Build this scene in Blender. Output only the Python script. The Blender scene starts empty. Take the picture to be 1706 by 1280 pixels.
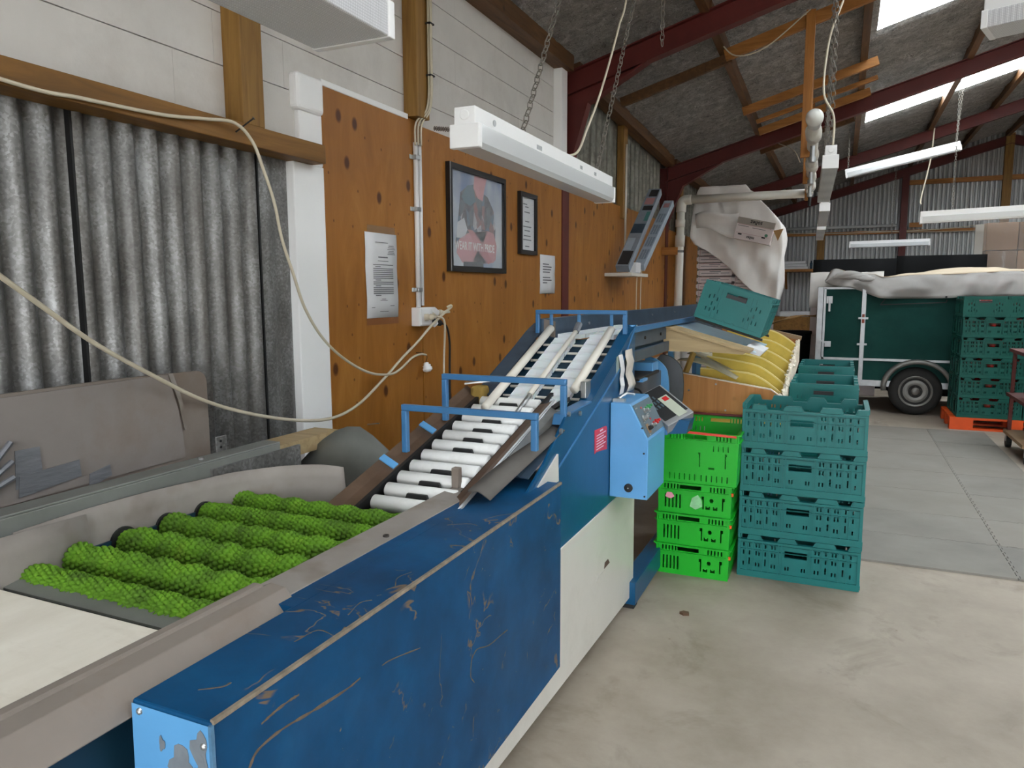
import bpy, bmesh, math, random
from mathutils import Vector, Matrix, Euler, noise

scene = bpy.context.scene
COL = scene.collection
random.seed(7)

# ---------------------------------------------------------------- camera
cam_data = bpy.data.cameras.new('camera')
cam_data.sensor_fit = 'HORIZONTAL'
cam_data.sensor_width = 36.0
cam_data.lens = 36.0 * 1220.0 / 1706.0
cam_data.clip_start = 0.05
cam_data.clip_end = 200
cam = bpy.data.objects.new('camera', cam_data)
COL.objects.link(cam)
cam.location = (0, 0, 1.5)
cam.rotation_euler = (1.4451635, 0.0034631, 0.4198302)
scene.camera = cam

# ---------------------------------------------------------------- sky and exposure
world = bpy.data.worlds.new('overcast_sky')
scene.world = world
world.use_nodes = True
wn = world.node_tree
wn.nodes['Background'].inputs[0].default_value = (0.93, 0.97, 1.0, 1)
wn.nodes['Background'].inputs[1].default_value = 13.0
vs = scene.view_settings
vs.view_transform = 'Standard'
vs.look = 'None'
vs.exposure = -0.16
vs.gamma = 1.0
vs.use_curve_mapping = False


def portal(name, loc, rot, sx, sy):
    """daylight entering through an opening of the building: guides sampling of the sky only"""
    l = bpy.data.lights.new(name, 'AREA')
    l.shape = 'RECTANGLE'
    l.size = sx
    l.size_y = sy
    l.cycles.is_portal = True
    o = bpy.data.objects.new(name, l)
    COL.objects.link(o)
    o.location = loc
    o.rotation_euler = rot
    return o


# ---------------------------------------------------------------- helpers
def lin(c):
    return tuple((x / 255.0 / 12.92) if x / 255.0 <= 0.04045 else ((x / 255.0 + 0.055) / 1.055) ** 2.4 for x in c)


class NT:
    def __init__(self, m):
        self.t = m.node_tree
        self.n = self.t.nodes
        self.b = self.n['Principled BSDF']
        self.co = None

    def add(self, kind, **kw):
        x = self.n.new(kind)
        for k, v in kw.items():
            setattr(x, k, v)
        return x

    def link(self, a, b):
        self.t.links.new(a, b)

    def coord(self, scale=(1, 1, 1), rot=(0, 0, 0)):
        if self.co is None:
            self.co = self.add('ShaderNodeTexCoord')
        m = self.add('ShaderNodeMapping')
        m.inputs['Scale'].default_value = scale
        m.inputs['Rotation'].default_value = rot
        self.link(self.co.outputs['Object'], m.inputs['Vector'])
        return m.outputs[0]

    def yz(self, sy, sz):
        """object coordinates flattened to the (y, z) plane of a wall lining"""
        if self.co is None:
            self.co = self.add('ShaderNodeTexCoord')
        s = self.add('ShaderNodeSeparateXYZ')
        c = self.add('ShaderNodeCombineXYZ')
        self.link(self.co.outputs['Object'], s.inputs[0])
        for k, sc in ((1, sy), (2, sz)):
            m = self.add('ShaderNodeMath', operation='MULTIPLY')
            self.link(s.outputs[k], m.inputs[0])
            m.inputs[1].default_value = sc
            self.link(m.outputs[0], c.inputs[k - 1])
        return c.outputs[0]

    def noise(self, scale, vec=None, detail=4, rough=0.6, dist=0.0):
        x = self.add('ShaderNodeTexNoise')
        x.inputs['Scale'].default_value = scale
        x.inputs['Detail'].default_value = detail
        x.inputs['Roughness'].default_value = rough
        x.inputs['Distortion'].default_value = dist
        self.link(vec if vec is not None else self.coord(), x.inputs['Vector'])
        return x.outputs['Fac']

    def voro(self, scale, vec=None, out='Distance', feature='F1', rnd=1.0, flat=False):
        x = self.add('ShaderNodeTexVoronoi', feature=feature)
        if flat:
            x.voronoi_dimensions = '2D'
        x.inputs['Scale'].default_value = scale
        x.inputs['Randomness'].default_value = rnd
        self.link(vec if vec is not None else self.coord(), x.inputs['Vector'])
        return x.outputs[out]

    def ramp(self, fac, stops):
        r = self.add('ShaderNodeValToRGB')
        e = r.color_ramp.elements
        while len(e) < len(stops):
            e.new(0.5)
        for k, (p, c) in enumerate(stops):
            e[k].position = p
            e[k].color = (c, c, c, 1) if isinstance(c, (int, float)) else tuple(c) + (1,)
        self.link(fac, r.inputs[0])
        return r.outputs[0]

    def mix(self, fac, a, b, blend='MIX'):
        x = self.add('ShaderNodeMix', data_type='RGBA', blend_type=blend)
        for sock, v in ((x.inputs[0], fac), (x.inputs[6], a), (x.inputs[7], b)):
            if isinstance(v, (int, float)):
                sock.default_value = v
            elif isinstance(v, tuple):
                sock.default_value = v + (1,)
            else:
                self.link(v, sock)
        return x.outputs[2]

    def bump(self, h, strength=0.3, dist=0.01):
        x = self.add('ShaderNodeBump')
        x.inputs['Strength'].default_value = strength
        x.inputs['Distance'].default_value = dist
        self.link(h, x.inputs['Height'])
        self.link(x.outputs[0], self.b.inputs['Normal'])

    def color(self, c):
        self.link(c, self.b.inputs['Base Color'])

    def rough(self, r):
        self.link(r, self.b.inputs['Roughness'])


def mat(name, rgb, rough=0.5, metal=0.0, spec=0.5, var=0.0, vscale=6.0, stretch=(1, 1, 1), bump=0.0, bscale=40.0,
        dirt=None, dirt_amt=0.0, dirt_scale=3.0):
    m = bpy.data.materials.new(name)
    m.use_nodes = True
    t = NT(m)
    c = lin(rgb)
    t.b.inputs['Base Color'].default_value = c + (1,)
    t.b.inputs['Roughness'].default_value = rough
    t.b.inputs['Metallic'].default_value = metal
    t.b.inputs['Specular IOR Level'].default_value = spec
    out = None
    if var > 0:
        f = t.noise(vscale, t.coord(stretch), 5, 0.62)
        lo = tuple(x * (1 - var) for x in c)
        hi = tuple(min(1, x * (1 + var)) for x in c)
        out = t.ramp(f, [(0.3, lo), (0.7, hi)])
    if dirt_amt > 0:
        f = t.noise(dirt_scale, None, 8, 0.7)
        k = t.ramp(f, [(0.5, 0.0), (0.75, dirt_amt)])
        out = t.mix(k, out if out is not None else c, lin(dirt))
    if out is not None:
        t.color(out)
    if bump > 0:
        t.bump(t.noise(bscale, t.coord(stretch), 4, 0.6), bump, 0.01)
    return m


class MB:
    """collects geometry in world coordinates for ONE mesh object"""

    def __init__(self):
        self.v = []
        self.f = []

    def quad(self, *p):
        i = len(self.v)
        self.v += [tuple(q) for q in p]
        self.f.append(tuple(range(i, i + len(p))))
        return self

    def box(self, x0, x1, y0, y1, z0, z1, M=None):
        i = len(self.v)
        p = [(x0, y0, z0), (x1, y0, z0), (x1, y1, z0), (x0, y1, z0), (x0, y0, z1), (x1, y0, z1), (x1, y1, z1), (x0, y1, z1)]
        if M is not None:
            p = [tuple(M @ Vector(q)) for q in p]
        self.v += p
        for f in ((0, 3, 2, 1), (4, 5, 6, 7), (0, 1, 5, 4), (1, 2, 6, 5), (2, 3, 7, 6), (3, 0, 4, 7)):
            self.f.append(tuple(i + k for k in f))
        return self

    def bar(self, a, b, w, h, up=(0, 0, 1)):
        """rectangular bar between two points; w across, h along up"""
        a = Vector(a)
        b = Vector(b)
        d = (b - a).normalized()
        u = Vector(up)
        s = d.cross(u)
        if s.length < 1e-5:
            s = d.cross(Vector((1, 0, 0)))
        s.normalize()
        u = s.cross(d).normalized()
        i = len(self.v)
        for p in (a, b):
            for ks, ku in ((-1, -1), (1, -1), (1, 1), (-1, 1)):
                self.v.append(tuple(p + s * (ks * w / 2) + u * (ku * h / 2)))
        for f in ((0, 1, 2, 3), (7, 6, 5, 4), (0, 4, 5, 1), (1, 5, 6, 2), (2, 6, 7, 3), (3, 7, 4, 0)):
            self.f.append(tuple(i + k for k in f))
        return self

    def tube(self, pts, r, n=8, caps=True, radii=None):
        pts = [Vector(p) for p in pts]
        prev = None
        rings = []
        for k, p in enumerate(pts):
            if k == 0:
                d = pts[1] - p
            elif k == len(pts) - 1:
                d = p - pts[k - 1]
            else:
                d = pts[k + 1] - pts[k - 1]
            if d.length < 1e-9:
                d = Vector((0, 0, 1))
            d.normalize()
            if prev is None:
                u = d.cross(Vector((0, 0, 1)))
                if u.length < 1e-3:
                    u = d.cross(Vector((1, 0, 0)))
            else:
                u = prev - d * prev.dot(d)
                if u.length < 1e-4:
                    u = d.cross(Vector((1, 0, 0)))
            u.normalize()
            prev = u
            w = d.cross(u)
            rr = radii[k] if radii else r
            i = len(self.v)
            rings.append(i)
            for q in range(n):
                a = 2 * math.pi * q / n
                self.v.append(tuple(p + u * (rr * math.cos(a)) + w * (rr * math.sin(a))))
        for k in range(len(rings) - 1):
            a, b = rings[k], rings[k + 1]
            for q in range(n):
                q2 = (q + 1) % n
                self.f.append((a + q, a + q2, b + q2, b + q))
        if caps:
            self.f.append(tuple(rings[0] + q for q in reversed(range(n))))
            self.f.append(tuple(rings[-1] + q for q in range(n)))
        return self

    def cyl(self, a, b, r, n=16, r2=None):
        return self.tube([a, b], r, n, True, [r, r if r2 is None else r2])

    def lathe(self, base, axis, prof, n=20):
        """prof: list of (distance along axis, radius)"""
        return self._lathe(Vector(base), Vector(axis).normalized(), prof, n)

    def _lathe(self, base, axis, prof, n):
        u = axis.cross(Vector((0, 0, 1)))
        if u.length < 1e-3:
            u = axis.cross(Vector((1, 0, 0)))
        u.normalize()
        w = axis.cross(u)
        rings = []
        for d, r in prof:
            i = len(self.v)
            rings.append(i)
            for q in range(n):
                a = 2 * math.pi * q / n
                self.v.append(tuple(base + axis * d + u * (r * math.cos(a)) + w * (r * math.sin(a))))
        for k in range(len(rings) - 1):
            a, b = rings[k], rings[k + 1]
            for q in range(n):
                q2 = (q + 1) % n
                self.f.append((a + q, a + q2, b + q2, b + q))
        self.f.append(tuple(rings[0] + q for q in reversed(range(n))))
        self.f.append(tuple(rings[-1] + q for q in range(n)))
        return self

    def prism(self, poly, axis, a, b):
        """poly of 2D points in the plane normal to axis ('x': (y,z), 'y': (x,z), 'z': (x,y)), extruded from a to b"""
        def P(p, t):
            if axis == 'x':
                return (t, p[0], p[1])
            if axis == 'y':
                return (p[0], t, p[1])
            return (p[0], p[1], t)
        n = len(poly)
        i = len(self.v)
        self.v += [P(p, a) for p in poly] + [P(p, b) for p in poly]
        self.f.append(tuple(i + k for k in range(n)))
        self.f.append(tuple(i + n + k for k in reversed(range(n))))
        for k in range(n):
            k2 = (k + 1) % n
            self.f.append((i + k, i + n + k, i + n + k2, i + k2))
        return self

    def grid(self, rows, thick=None):
        """rows of points -> surface"""
        i = len(self.v)
        nr, nc = len(rows), len(rows[0])
        for r in rows:
            self.v += [tuple(p) for p in r]
        for a in range(nr - 1):
            for b in range(nc - 1):
                self.f.append((i + a * nc + b, i + a * nc + b + 1, i + (a + 1) * nc + b + 1, i + (a + 1) * nc + b))
        return self

    def holed(self, w, h, t, holes, M):
        """panel w x h (u,v from 0) of thickness t with rectangular holes (u0,u1,v0,v1); M maps (u, d, v)"""
        us = sorted(set([0.0, w] + [round(min(max(x, 0), w), 5) for q in holes for x in q[:2]]))
        vv = sorted(set([0.0, h] + [round(min(max(x, 0), h), 5) for q in holes for x in q[2:]]))
        nu, nv = len(us) - 1, len(vv) - 1

        def solid(a, b):
            if a < 0 or b < 0 or a >= nu or b >= nv:
                return False
            cu, cv = (us[a] + us[a + 1]) / 2, (vv[b] + vv[b + 1]) / 2
            return not any(q[0] < cu < q[1] and q[2] < cv < q[3] for q in holes)
        S = [[solid(a, b) for b in range(nv)] for a in range(nu)]

        def s(a, b):
            return 0 <= a < nu and 0 <= b < nv and S[a][b]
        idx = {}

        def V(a, b, k):
            key = (a, b, k)
            if key not in idx:
                idx[key] = len(self.v)
                self.v.append(tuple(M @ Vector((us[a], t * k, vv[b]))))
            return idx[key]
        for a in range(nu):
            for b in range(nv):
                if not S[a][b]:
                    continue
                self.f.append((V(a, b, 0), V(a + 1, b, 0), V(a + 1, b + 1, 0), V(a, b + 1, 0)))
                self.f.append((V(a, b, 1), V(a, b + 1, 1), V(a + 1, b + 1, 1), V(a + 1, b, 1)))
                if not s(a - 1, b):
                    self.f.append((V(a, b, 0), V(a, b + 1, 0), V(a, b + 1, 1), V(a, b, 1)))
                if not s(a + 1, b):
                    self.f.append((V(a + 1, b, 0), V(a + 1, b, 1), V(a + 1, b + 1, 1), V(a + 1, b + 1, 0)))
                if not s(a, b - 1):
                    self.f.append((V(a, b, 0), V(a, b, 1), V(a + 1, b, 1), V(a + 1, b, 0)))
                if not s(a, b + 1):
                    self.f.append((V(a, b + 1, 0), V(a + 1, b + 1, 0), V(a + 1, b + 1, 1), V(a, b + 1, 1)))
        return self

    def xf(self, M):
        self.v = [tuple(M @ Vector(p)) for p in self.v]
        return self

    def build(self, name, m, parent=None, smooth=False, bevel=0.0, solid=0.0, subsurf=0, fix=True, segs=2):
        if parent is not None:
            org = ORG[parent.name]
        else:
            xs = [p[0] for p in self.v]
            ys = [p[1] for p in self.v]
            zs = [p[2] for p in self.v]
            org = Vector(((min(xs) + max(xs)) / 2, (min(ys) + max(ys)) / 2, min(zs)))
        me = bpy.data.meshes.new(name)
        me.from_pydata([tuple(Vector(p) - org) for p in self.v], [], self.f)
        if fix:
            bm = bmesh.new()
            bm.from_mesh(me)
            bmesh.ops.recalc_face_normals(bm, faces=bm.faces)
            bm.to_mesh(me)
            bm.free()
        me.update()
        if smooth:
            me.shade_smooth()
        o = bpy.data.objects.new(name, me)
        COL.objects.link(o)
        me.materials.append(m)
        if parent is not None:
            o.parent = parent
            ORG[o.name] = org
        else:
            o.location = org
            ORG[o.name] = org
        if solid:
            md = o.modifiers.new('solid', 'SOLIDIFY')
            md.thickness = solid
            md.offset = 0
        if bevel:
            md = o.modifiers.new('bevel', 'BEVEL')
            md.width = bevel
            md.segments = segs
            md.limit_method = 'ANGLE'
            md.angle_limit = math.radians(40)
        if subsurf:
            md = o.modifiers.new('subsurf', 'SUBSURF')
            md.levels = subsurf
            md.render_levels = subsurf
        return o


ORG = {}


def thing(name, label, cat, loc, group=None):
    o = bpy.data.objects.new(name, None)
    COL.objects.link(o)
    o.empty_display_size = 0.1
    o.location = loc
    o['label'] = label
    o['category'] = cat
    if group:
        o['group'] = group
    ORG[o.name] = Vector(loc)
    return o


def tag(o, label, cat, group=None):
    o['label'] = label
    o['category'] = cat
    if group:
        o['group'] = group
    return o


def struct(o):
    o['kind'] = 'structure'
    return o


def stuff(o):
    o['kind'] = 'stuff'
    return o


def dup(root, loc, label, rot=None, group=None, skip=()):
    """a copy of a thing together with copies of its parts and sub-parts (mesh data shared)"""
    r = root.copy()
    COL.objects.link(r)
    r.location = loc
    if rot is not None:
        r.rotation_euler = rot
    r['label'] = label
    if group:
        r['group'] = group
    for ch in list(root.children):
        if ch.name.split('.')[0] in skip:
            continue
        c = ch.copy()
        COL.objects.link(c)
        c.parent = r
        for g in list(ch.children):
            d = g.copy()
            COL.objects.link(d)
            d.parent = c
    return r


def spline(pts, n=10):
    P = [Vector(p) for p in pts]
    P = [P[0] * 2 - P[1]] + P + [P[-1] * 2 - P[-2]]
    out = []
    for k in range(1, len(P) - 2):
        a, b, c, d = P[k - 1:k + 3]
        for s in range(n):
            t = s / n
            out.append(0.5 * ((2 * b) + (c - a) * t + (2 * a - 5 * b + 4 * c - d) * t * t + (3 * b - a - 3 * c + d) * t ** 3))
    out.append(P[-2])
    return out


def text_mesh(name, body, m, parent, M, size, extrude=0.0006, bold=0.0, sx=1.0, align='CENTER'):
    """flat lettering; M places the text plane (x right, y up, z towards the reader) in world space"""
    cu = bpy.data.curves.new('lettering', 'FONT')
    cu.body = body
    cu.size = size
    cu.align_x = align
    cu.align_y = 'CENTER'
    cu.extrude = extrude
    cu.offset = bold
    cu.resolution_u = 2
    tmp = bpy.data.objects.new('lettering_curve', cu)
    COL.objects.link(tmp)
    dg = bpy.context.evaluated_depsgraph_get()
    me = bpy.data.meshes.new_from_object(tmp.evaluated_get(dg))
    bpy.data.objects.remove(tmp)
    bpy.data.curves.remove(cu)
    org = ORG[parent.name]
    S = Matrix.Diagonal((sx, 1, 1, 1))
    me.transform(Matrix.Translation(-org) @ M @ S)
    me.materials.clear()
    me.materials.append(m)
    o = bpy.data.objects.new(name, me)
    COL.objects.link(o)
    o.parent = parent
    ORG[o.name] = org
    return o


def frame_matrix(o, x, y):
    """matrix with given origin, x axis and y axis (z = x cross y)"""
    x = Vector(x).normalized()
    y = Vector(y)
    z = x.cross(y).normalized()
    y = z.cross(x)
    M = Matrix.Identity(4)
    for k, a in enumerate((x, y, z)):
        for r in range(3):
            M[r][k] = a[r]
    for r in range(3):
        M[r][3] = o[r]
    return M


def chain_mesh(mb, a, b, link=0.045, r=0.0026):
    a = Vector(a)
    b = Vector(b)
    L = (b - a).length
    n = max(2, int(L / (link * 0.72)))
    d = (b - a).normalized()
    u = d.cross(Vector((0.3, 1, 0.1))).normalized()
    w = d.cross(u)
    for k in range(n):
        c = a.lerp(b, (k + 0.5) / n)
        s = u if k % 2 else w
        pts = []
        for q in range(9):
            t = 2 * math.pi * q / 8
            pts.append(c + d * (math.sin(t) * link * 0.5) + s * (math.cos(t) * link * 0.28))
        mb.tube(pts, r, 4, False)
    return mb

# ---------------------------------------------------------------- materials
def make_ply():
    m = bpy.data.materials.new('plywood')
    m.use_nodes = True
    t = NT(m)
    v = t.coord((6, 2.6, 0.5))
    f = t.noise(2.2, v, 6, 0.65, 1.2)
    base = t.ramp(f, [(0.25, lin((142, 90, 32))), (0.5, lin((166, 108, 44))), (0.78, lin((186, 131, 62)))])
    big = t.noise(1.3, None, 3, 0.5)
    base = t.mix(t.ramp(big, [(0.35, 0.0), (0.7, 0.35)]), base, lin((150, 98, 42)))
    kv = t.yz(1.5, 1.0)
    d = t.voro(2.2, kv, 'Distance', flat=True)
    knot = t.ramp(d, [(0.045, 1.0), (0.065, 0.6), (0.085, 0.0)])
    base = t.mix(knot, base, lin((84, 44, 16)))
    kv2 = t.yz(1.5, 1.1)
    d2 = t.voro(3.3, kv2, 'Distance', flat=True)
    knot2 = t.ramp(d2, [(0.018, 0.8), (0.035, 0.0)])
    base = t.mix(knot2, base, lin((88, 46, 18)))
    t.color(base)
    t.b.inputs['Roughness'].default_value = 0.45
    t.b.inputs['Specular IOR Level'].default_value = 0.3
    t.bump(f, 0.06, 0.01)
    return m


def make_timber(name, a, b, c, axis=1):
    m = bpy.data.materials.new(name)
    m.use_nodes = True
    t = NT(m)
    s = [14, 14, 14]
    s[axis] = 1.2
    f = t.noise(1.6, t.coord(tuple(s)), 5, 0.6, 0.8)
    base = t.ramp(f, [(0.25, lin(a)), (0.5, lin(b)), (0.8, lin(c))])
    d = t.voro(1.4, t.coord((2, 2, 2)), 'Distance')
    base = t.mix(t.ramp(d, [(0.04, 0.9), (0.09, 0.0)]), base, lin(tuple(x * 0.45 for x in a)))
    t.color(base)
    t.b.inputs['Roughness'].default_value = 0.6
    t.bump(f, 0.12, 0.01)
    return m


def make_galv(name, lo, mid, hi, scale=55, metal=0.55, rough=0.5):
    m = bpy.data.materials.new(name)
    m.use_nodes = True
    t = NT(m)
    v = t.voro(scale, None, 'Color')
    sep = t.add('ShaderNodeSeparateColor')
    t.link(v, sep.inputs[0])
    n = t.noise(9, t.coord((1, 1, 0.4)), 5, 0.6)
    mixv = t.add('ShaderNodeMath', operation='MULTIPLY_ADD')
    t.link(sep.outputs[0], mixv.inputs[0])
    mixv.inputs[1].default_value = 0.22
    t.link(n, mixv.inputs[2])
    base = t.ramp(mixv.outputs[0], [(0.3, lin(lo)), (0.6, lin(mid)), (0.85, lin(hi))])
    st = t.noise(2.4, t.coord((3, 3, 0.35)), 5, 0.65)
    base = t.mix(t.ramp(st, [(0.48, 0.0), (0.75, 0.45)]), base, lin((86, 76, 62)))
    t.color(base)
    t.b.inputs['Metallic'].default_value = metal
    t.b.inputs['Roughness'].default_value = rough
    t.bump(n, 0.1, 0.01)
    return m


def make_foil():
    m = bpy.data.materials.new('foil_insulation')
    m.use_nodes = True
    t = NT(m)
    n1 = t.noise(9, t.coord((1, 1, 1)), 7, 0.72, 0.6)
    n2 = t.noise(38, None, 5, 0.7, 1.0)
    e = t.voro(22, None, 'Distance', 'DISTANCE_TO_EDGE')
    base = t.ramp(n1, [(0.28, lin((120, 118, 116))), (0.5, lin((182, 180, 176))), (0.72, lin((236, 234, 230)))])
    base = t.mix(t.ramp(e, [(0.0, 0.55), (0.045, 0.0)]), base, lin((52, 50, 48)))
    big = t.noise(1.1, None, 4, 0.6)
    base = t.mix(t.ramp(big, [(0.45, 0.0), (0.8, 0.4)]), base, lin((138, 128, 106)))
    sp = t.noise(55, None, 2, 0.5)
    base = t.mix(t.ramp(sp, [(0.66, 0.0), (0.70, 0.8)]), base, (0.95, 0.95, 0.95))  # white specks paint the foil's sparkle into the base colour
    t.color(base)
    t.b.inputs['Metallic'].default_value = 0.35
    t.rough(t.ramp(n2, [(0.3, 0.2), (0.7, 0.5)]))
    a = t.add('ShaderNodeMath', operation='ADD')
    t.link(n1, a.inputs[0])
    t.link(n2, a.inputs[1])
    t.bump(a.outputs[0], 1.0, 0.05)
    return m


def make_bluepaint():
    m = bpy.data.materials.new('worn_blue_paint')
    m.use_nodes = True
    t = NT(m)
    f = t.noise(5, None, 6, 0.6)
    base = t.ramp(f, [(0.3, lin((5, 58, 94))), (0.55, lin((7, 72, 116))), (0.8, lin((16, 88, 134)))])
    # scratches: thin iso-lines of stretched noise, only inside scattered patches
    n1 = t.noise(3.2, t.coord((1.0, 1.7, 1.7)), 4, 0.55, 0.8)
    line = t.ramp(n1, [(0.488, 0.0), (0.494, 1.0), (0.502, 1.0), (0.508, 0.0)])
    patch = t.ramp(t.noise(6.0, None, 3, 0.6), [(0.54, 0.0), (0.58, 1.0)])
    k = t.mix(1.0, line, patch, 'MULTIPLY')
    spots = t.ramp(t.noise(46, None, 4, 0.6), [(0.685, 0.0), (0.705, 1.0)])
    sp2 = t.ramp(t.noise(4.0, None, 3, 0.6), [(0.52, 0.0), (0.6, 1.0)])
    k2 = t.mix(1.0, spots, sp2, 'MULTIPLY')
    base = t.mix(k, base, lin((112, 96, 80)))
    base = t.mix(k2, base, lin((120, 108, 96)))
    dust = t.ramp(t.noise(1.7, None, 5, 0.65), [(0.5, 0.0), (0.8, 0.18)])
    base = t.mix(dust, base, lin((84, 104, 124)))
    t.color(base)
    t.b.inputs['Roughness'].default_value = 0.5
    t.b.inputs['Specular IOR Level'].default_value = 0.2
    t.bump(f, 0.05, 0.01)
    return m


def make_concrete():
    m = bpy.data.materials.new('concrete_floor')
    m.use_nodes = True
    t = NT(m)
    f = t.noise(1.6, None, 9, 0.66)
    base = t.ramp(f, [(0.25, lin((132, 119, 104))), (0.5, lin((160, 148, 134))), (0.75, lin((180, 169, 156)))])
    st = t.noise(2.3, t.coord((1, 1, 1)), 5, 0.7, 0.5)
    base = t.mix(t.ramp(st, [(0.54, 0.0), (0.70, 0.55)]), base, lin((116, 104, 88)))
    sp = t.voro(7, None, 'Distance')
    base = t.mix(t.ramp(sp, [(0.02, 0.6), (0.05, 0.0)]), base, lin((112, 92, 70)))
    t.color(base)
    t.rough(t.ramp(f, [(0.3, 0.5), (0.7, 0.75)]))
    t.bump(t.noise(60, None, 3, 0.6), 0.06, 0.01)
    return m


def make_brush():
    m = bpy.data.materials.new('green_bristle_cord')
    m.use_nodes = True
    t = NT(m)
    n = t.noise(14, None, 4, 0.6)
    base = t.ramp(n, [(0.3, lin((64, 96, 8))), (0.55, lin((90, 138, 10))), (0.8, lin((116, 150, 36)))])
    t.color(base)
    t.b.inputs['Roughness'].default_value = 0.8
    t.bump(t.noise(420, None, 3, 0.6), 0.25, 0.003)
    return m


def make_belt():
    m = bpy.data.materials.new('cream_belt')
    m.use_nodes = True
    t = NT(m)
    f = t.noise(2.2, t.coord((4, 1, 1)), 6, 0.6)
    base = t.ramp(f, [(0.3, lin((228, 219, 204))), (0.7, lin((248, 241, 228)))])
    g = t.noise(4, t.coord((1, 3, 1)), 7, 0.7)
    base = t.mix(t.ramp(g, [(0.56, 0.0), (0.8, 0.5)]), base, lin((200, 188, 168)))
    t.color(base)
    t.b.inputs['Roughness'].default_value = 0.55
    return m


def make_liner():
    m = bpy.data.materials.new('grey_rubber_liner')
    m.use_nodes = True
    t = NT(m)
    f = t.noise(3, None, 6, 0.6)
    base = t.ramp(f, [(0.3, lin((128, 120, 114))), (0.7, lin((156, 148, 142)))])
    st = t.noise(6.5, t.coord((1, 1, 1)), 3, 0.5)
    base = t.mix(t.ramp(st, [(0.52, 0.0), (0.74, 0.6)]), base, lin((92, 72, 50)))
    t.color(base)
    t.b.inputs['Roughness'].default_value = 0.75
    t.bump(f, 0.08, 0.01)
    return m


def make_mat_tiles():
    m = bpy.data.materials.new('grey_foam')
    m.use_nodes = True
    t = NT(m)
    f = t.noise(2.0, None, 7, 0.62)
    base = t.ramp(f, [(0.3, lin((112, 109, 104))), (0.7, lin((136, 132, 126)))])
    oi = t.add('ShaderNodeObjectInfo')
    k = t.ramp(oi.outputs['Random'], [(0.0, 0.0), (1.0, 0.45)])
    base = t.mix(k, base, lin((146, 137, 126)))
    t.color(base)
    t.b.inputs['Roughness'].default_value = 0.75
    t.bump(t.noise(90, None, 2, 0.5), 0.1, 0.005)
    return m


def make_cups():
    m = mat('milky_plastic', (228, 232, 236), 0.35)
    m.node_tree.nodes['Principled BSDF'].inputs['Subsurface Weight'].default_value = 0.15
    return m


def make_skylight():
    m = bpy.data.materials.new('translucent_roof_sheet')
    m.use_nodes = True
    nt = m.node_tree
    nt.nodes.clear()
    out = nt.nodes.new('ShaderNodeOutputMaterial')
    tr = nt.nodes.new('ShaderNodeBsdfTranslucent')
    tp = nt.nodes.new('ShaderNodeBsdfTransparent')
    mx = nt.nodes.new('ShaderNodeMixShader')
    tr.inputs[0].default_value = (0.92, 0.95, 0.95, 1)
    tp.inputs[0].default_value = (0.9, 0.93, 0.93, 1)
    mx.inputs[0].default_value = 0.6
    nt.links.new(tr.outputs[0], mx.inputs[2])
    nt.links.new(tp.outputs[0], mx.inputs[1])
    nt.links.new(mx.outputs[0], out.inputs[0])
    return m


def make_clear(name, rgb, trans=0.75):
    m = bpy.data.materials.new(name)
    m.use_nodes = True
    nt = m.node_tree
    b = nt.nodes['Principled BSDF']
    out = nt.nodes['Material Output']
    b.inputs['Base Color'].default_value = lin(rgb) + (1,)
    b.inputs['Roughness'].default_value = 0.12
    tp = nt.nodes.new('ShaderNodeBsdfTransparent')
    mx = nt.nodes.new('ShaderNodeMixShader')
    mx.inputs[0].default_value = 1 - trans
    nt.links.new(tp.outputs[0], mx.inputs[1])
    nt.links.new(b.outputs[0], mx.inputs[2])
    nt.links.new(mx.outputs[0], out.inputs[0])
    return m


def make_prismatic():
    m = bpy.data.materials.new('prismatic_diffuser')
    m.use_nodes = True
    t = NT(m)
    t.b.inputs['Base Color'].default_value = lin((226, 226, 226)) + (1,)
    t.b.inputs['Roughness'].default_value = 0.3
    w = t.voro(150, None, 'Distance', 'F1', 0.0)
    t.bump(w, 0.5, 0.004)
    t.color(t.ramp(w, [(0.15, lin((236, 236, 238))), (0.6, lin((190, 190, 194)))]))
    return m


def make_poster_art():
    m = bpy.data.materials.new('poster_sky')
    m.use_nodes = True
    t = NT(m)
    n = t.noise(2.5, t.coord((1, 1, 0.7)), 3, 0.5)
    t.color(t.ramp(n, [(0.35, lin((96, 122, 168))), (0.5, lin((176, 184, 200))), (0.7, lin((214, 214, 216)))]))
    t.b.inputs['Roughness'].default_value = 0.5
    return m


def make_jersey():
    m = bpy.data.materials.new('poster_jersey_collage')
    m.use_nodes = True
    t = NT(m)
    v = t.voro(17, t.coord((1, 1, 0.6)), 'Color')
    sep = t.add('ShaderNodeSeparateColor')
    t.link(v, sep.inputs[0])
    base = t.ramp(sep.outputs[0], [(0.0, lin((44, 46, 58))), (0.25, lin((84, 90, 104))), (0.45, lin((150, 92, 92))), (0.6, lin((70, 104, 132))), (0.75, lin((196, 190, 190))), (0.9, lin((60, 52, 60)))])
    t.n[base.node.name].color_ramp.interpolation = 'CONSTANT'
    n = t.noise(26, None, 4, 0.7)
    base = t.mix(t.ramp(n, [(0.4, 0.0), (0.6, 0.6)]), base, lin((120, 108, 116)))
    t.color(base)
    return m


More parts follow.
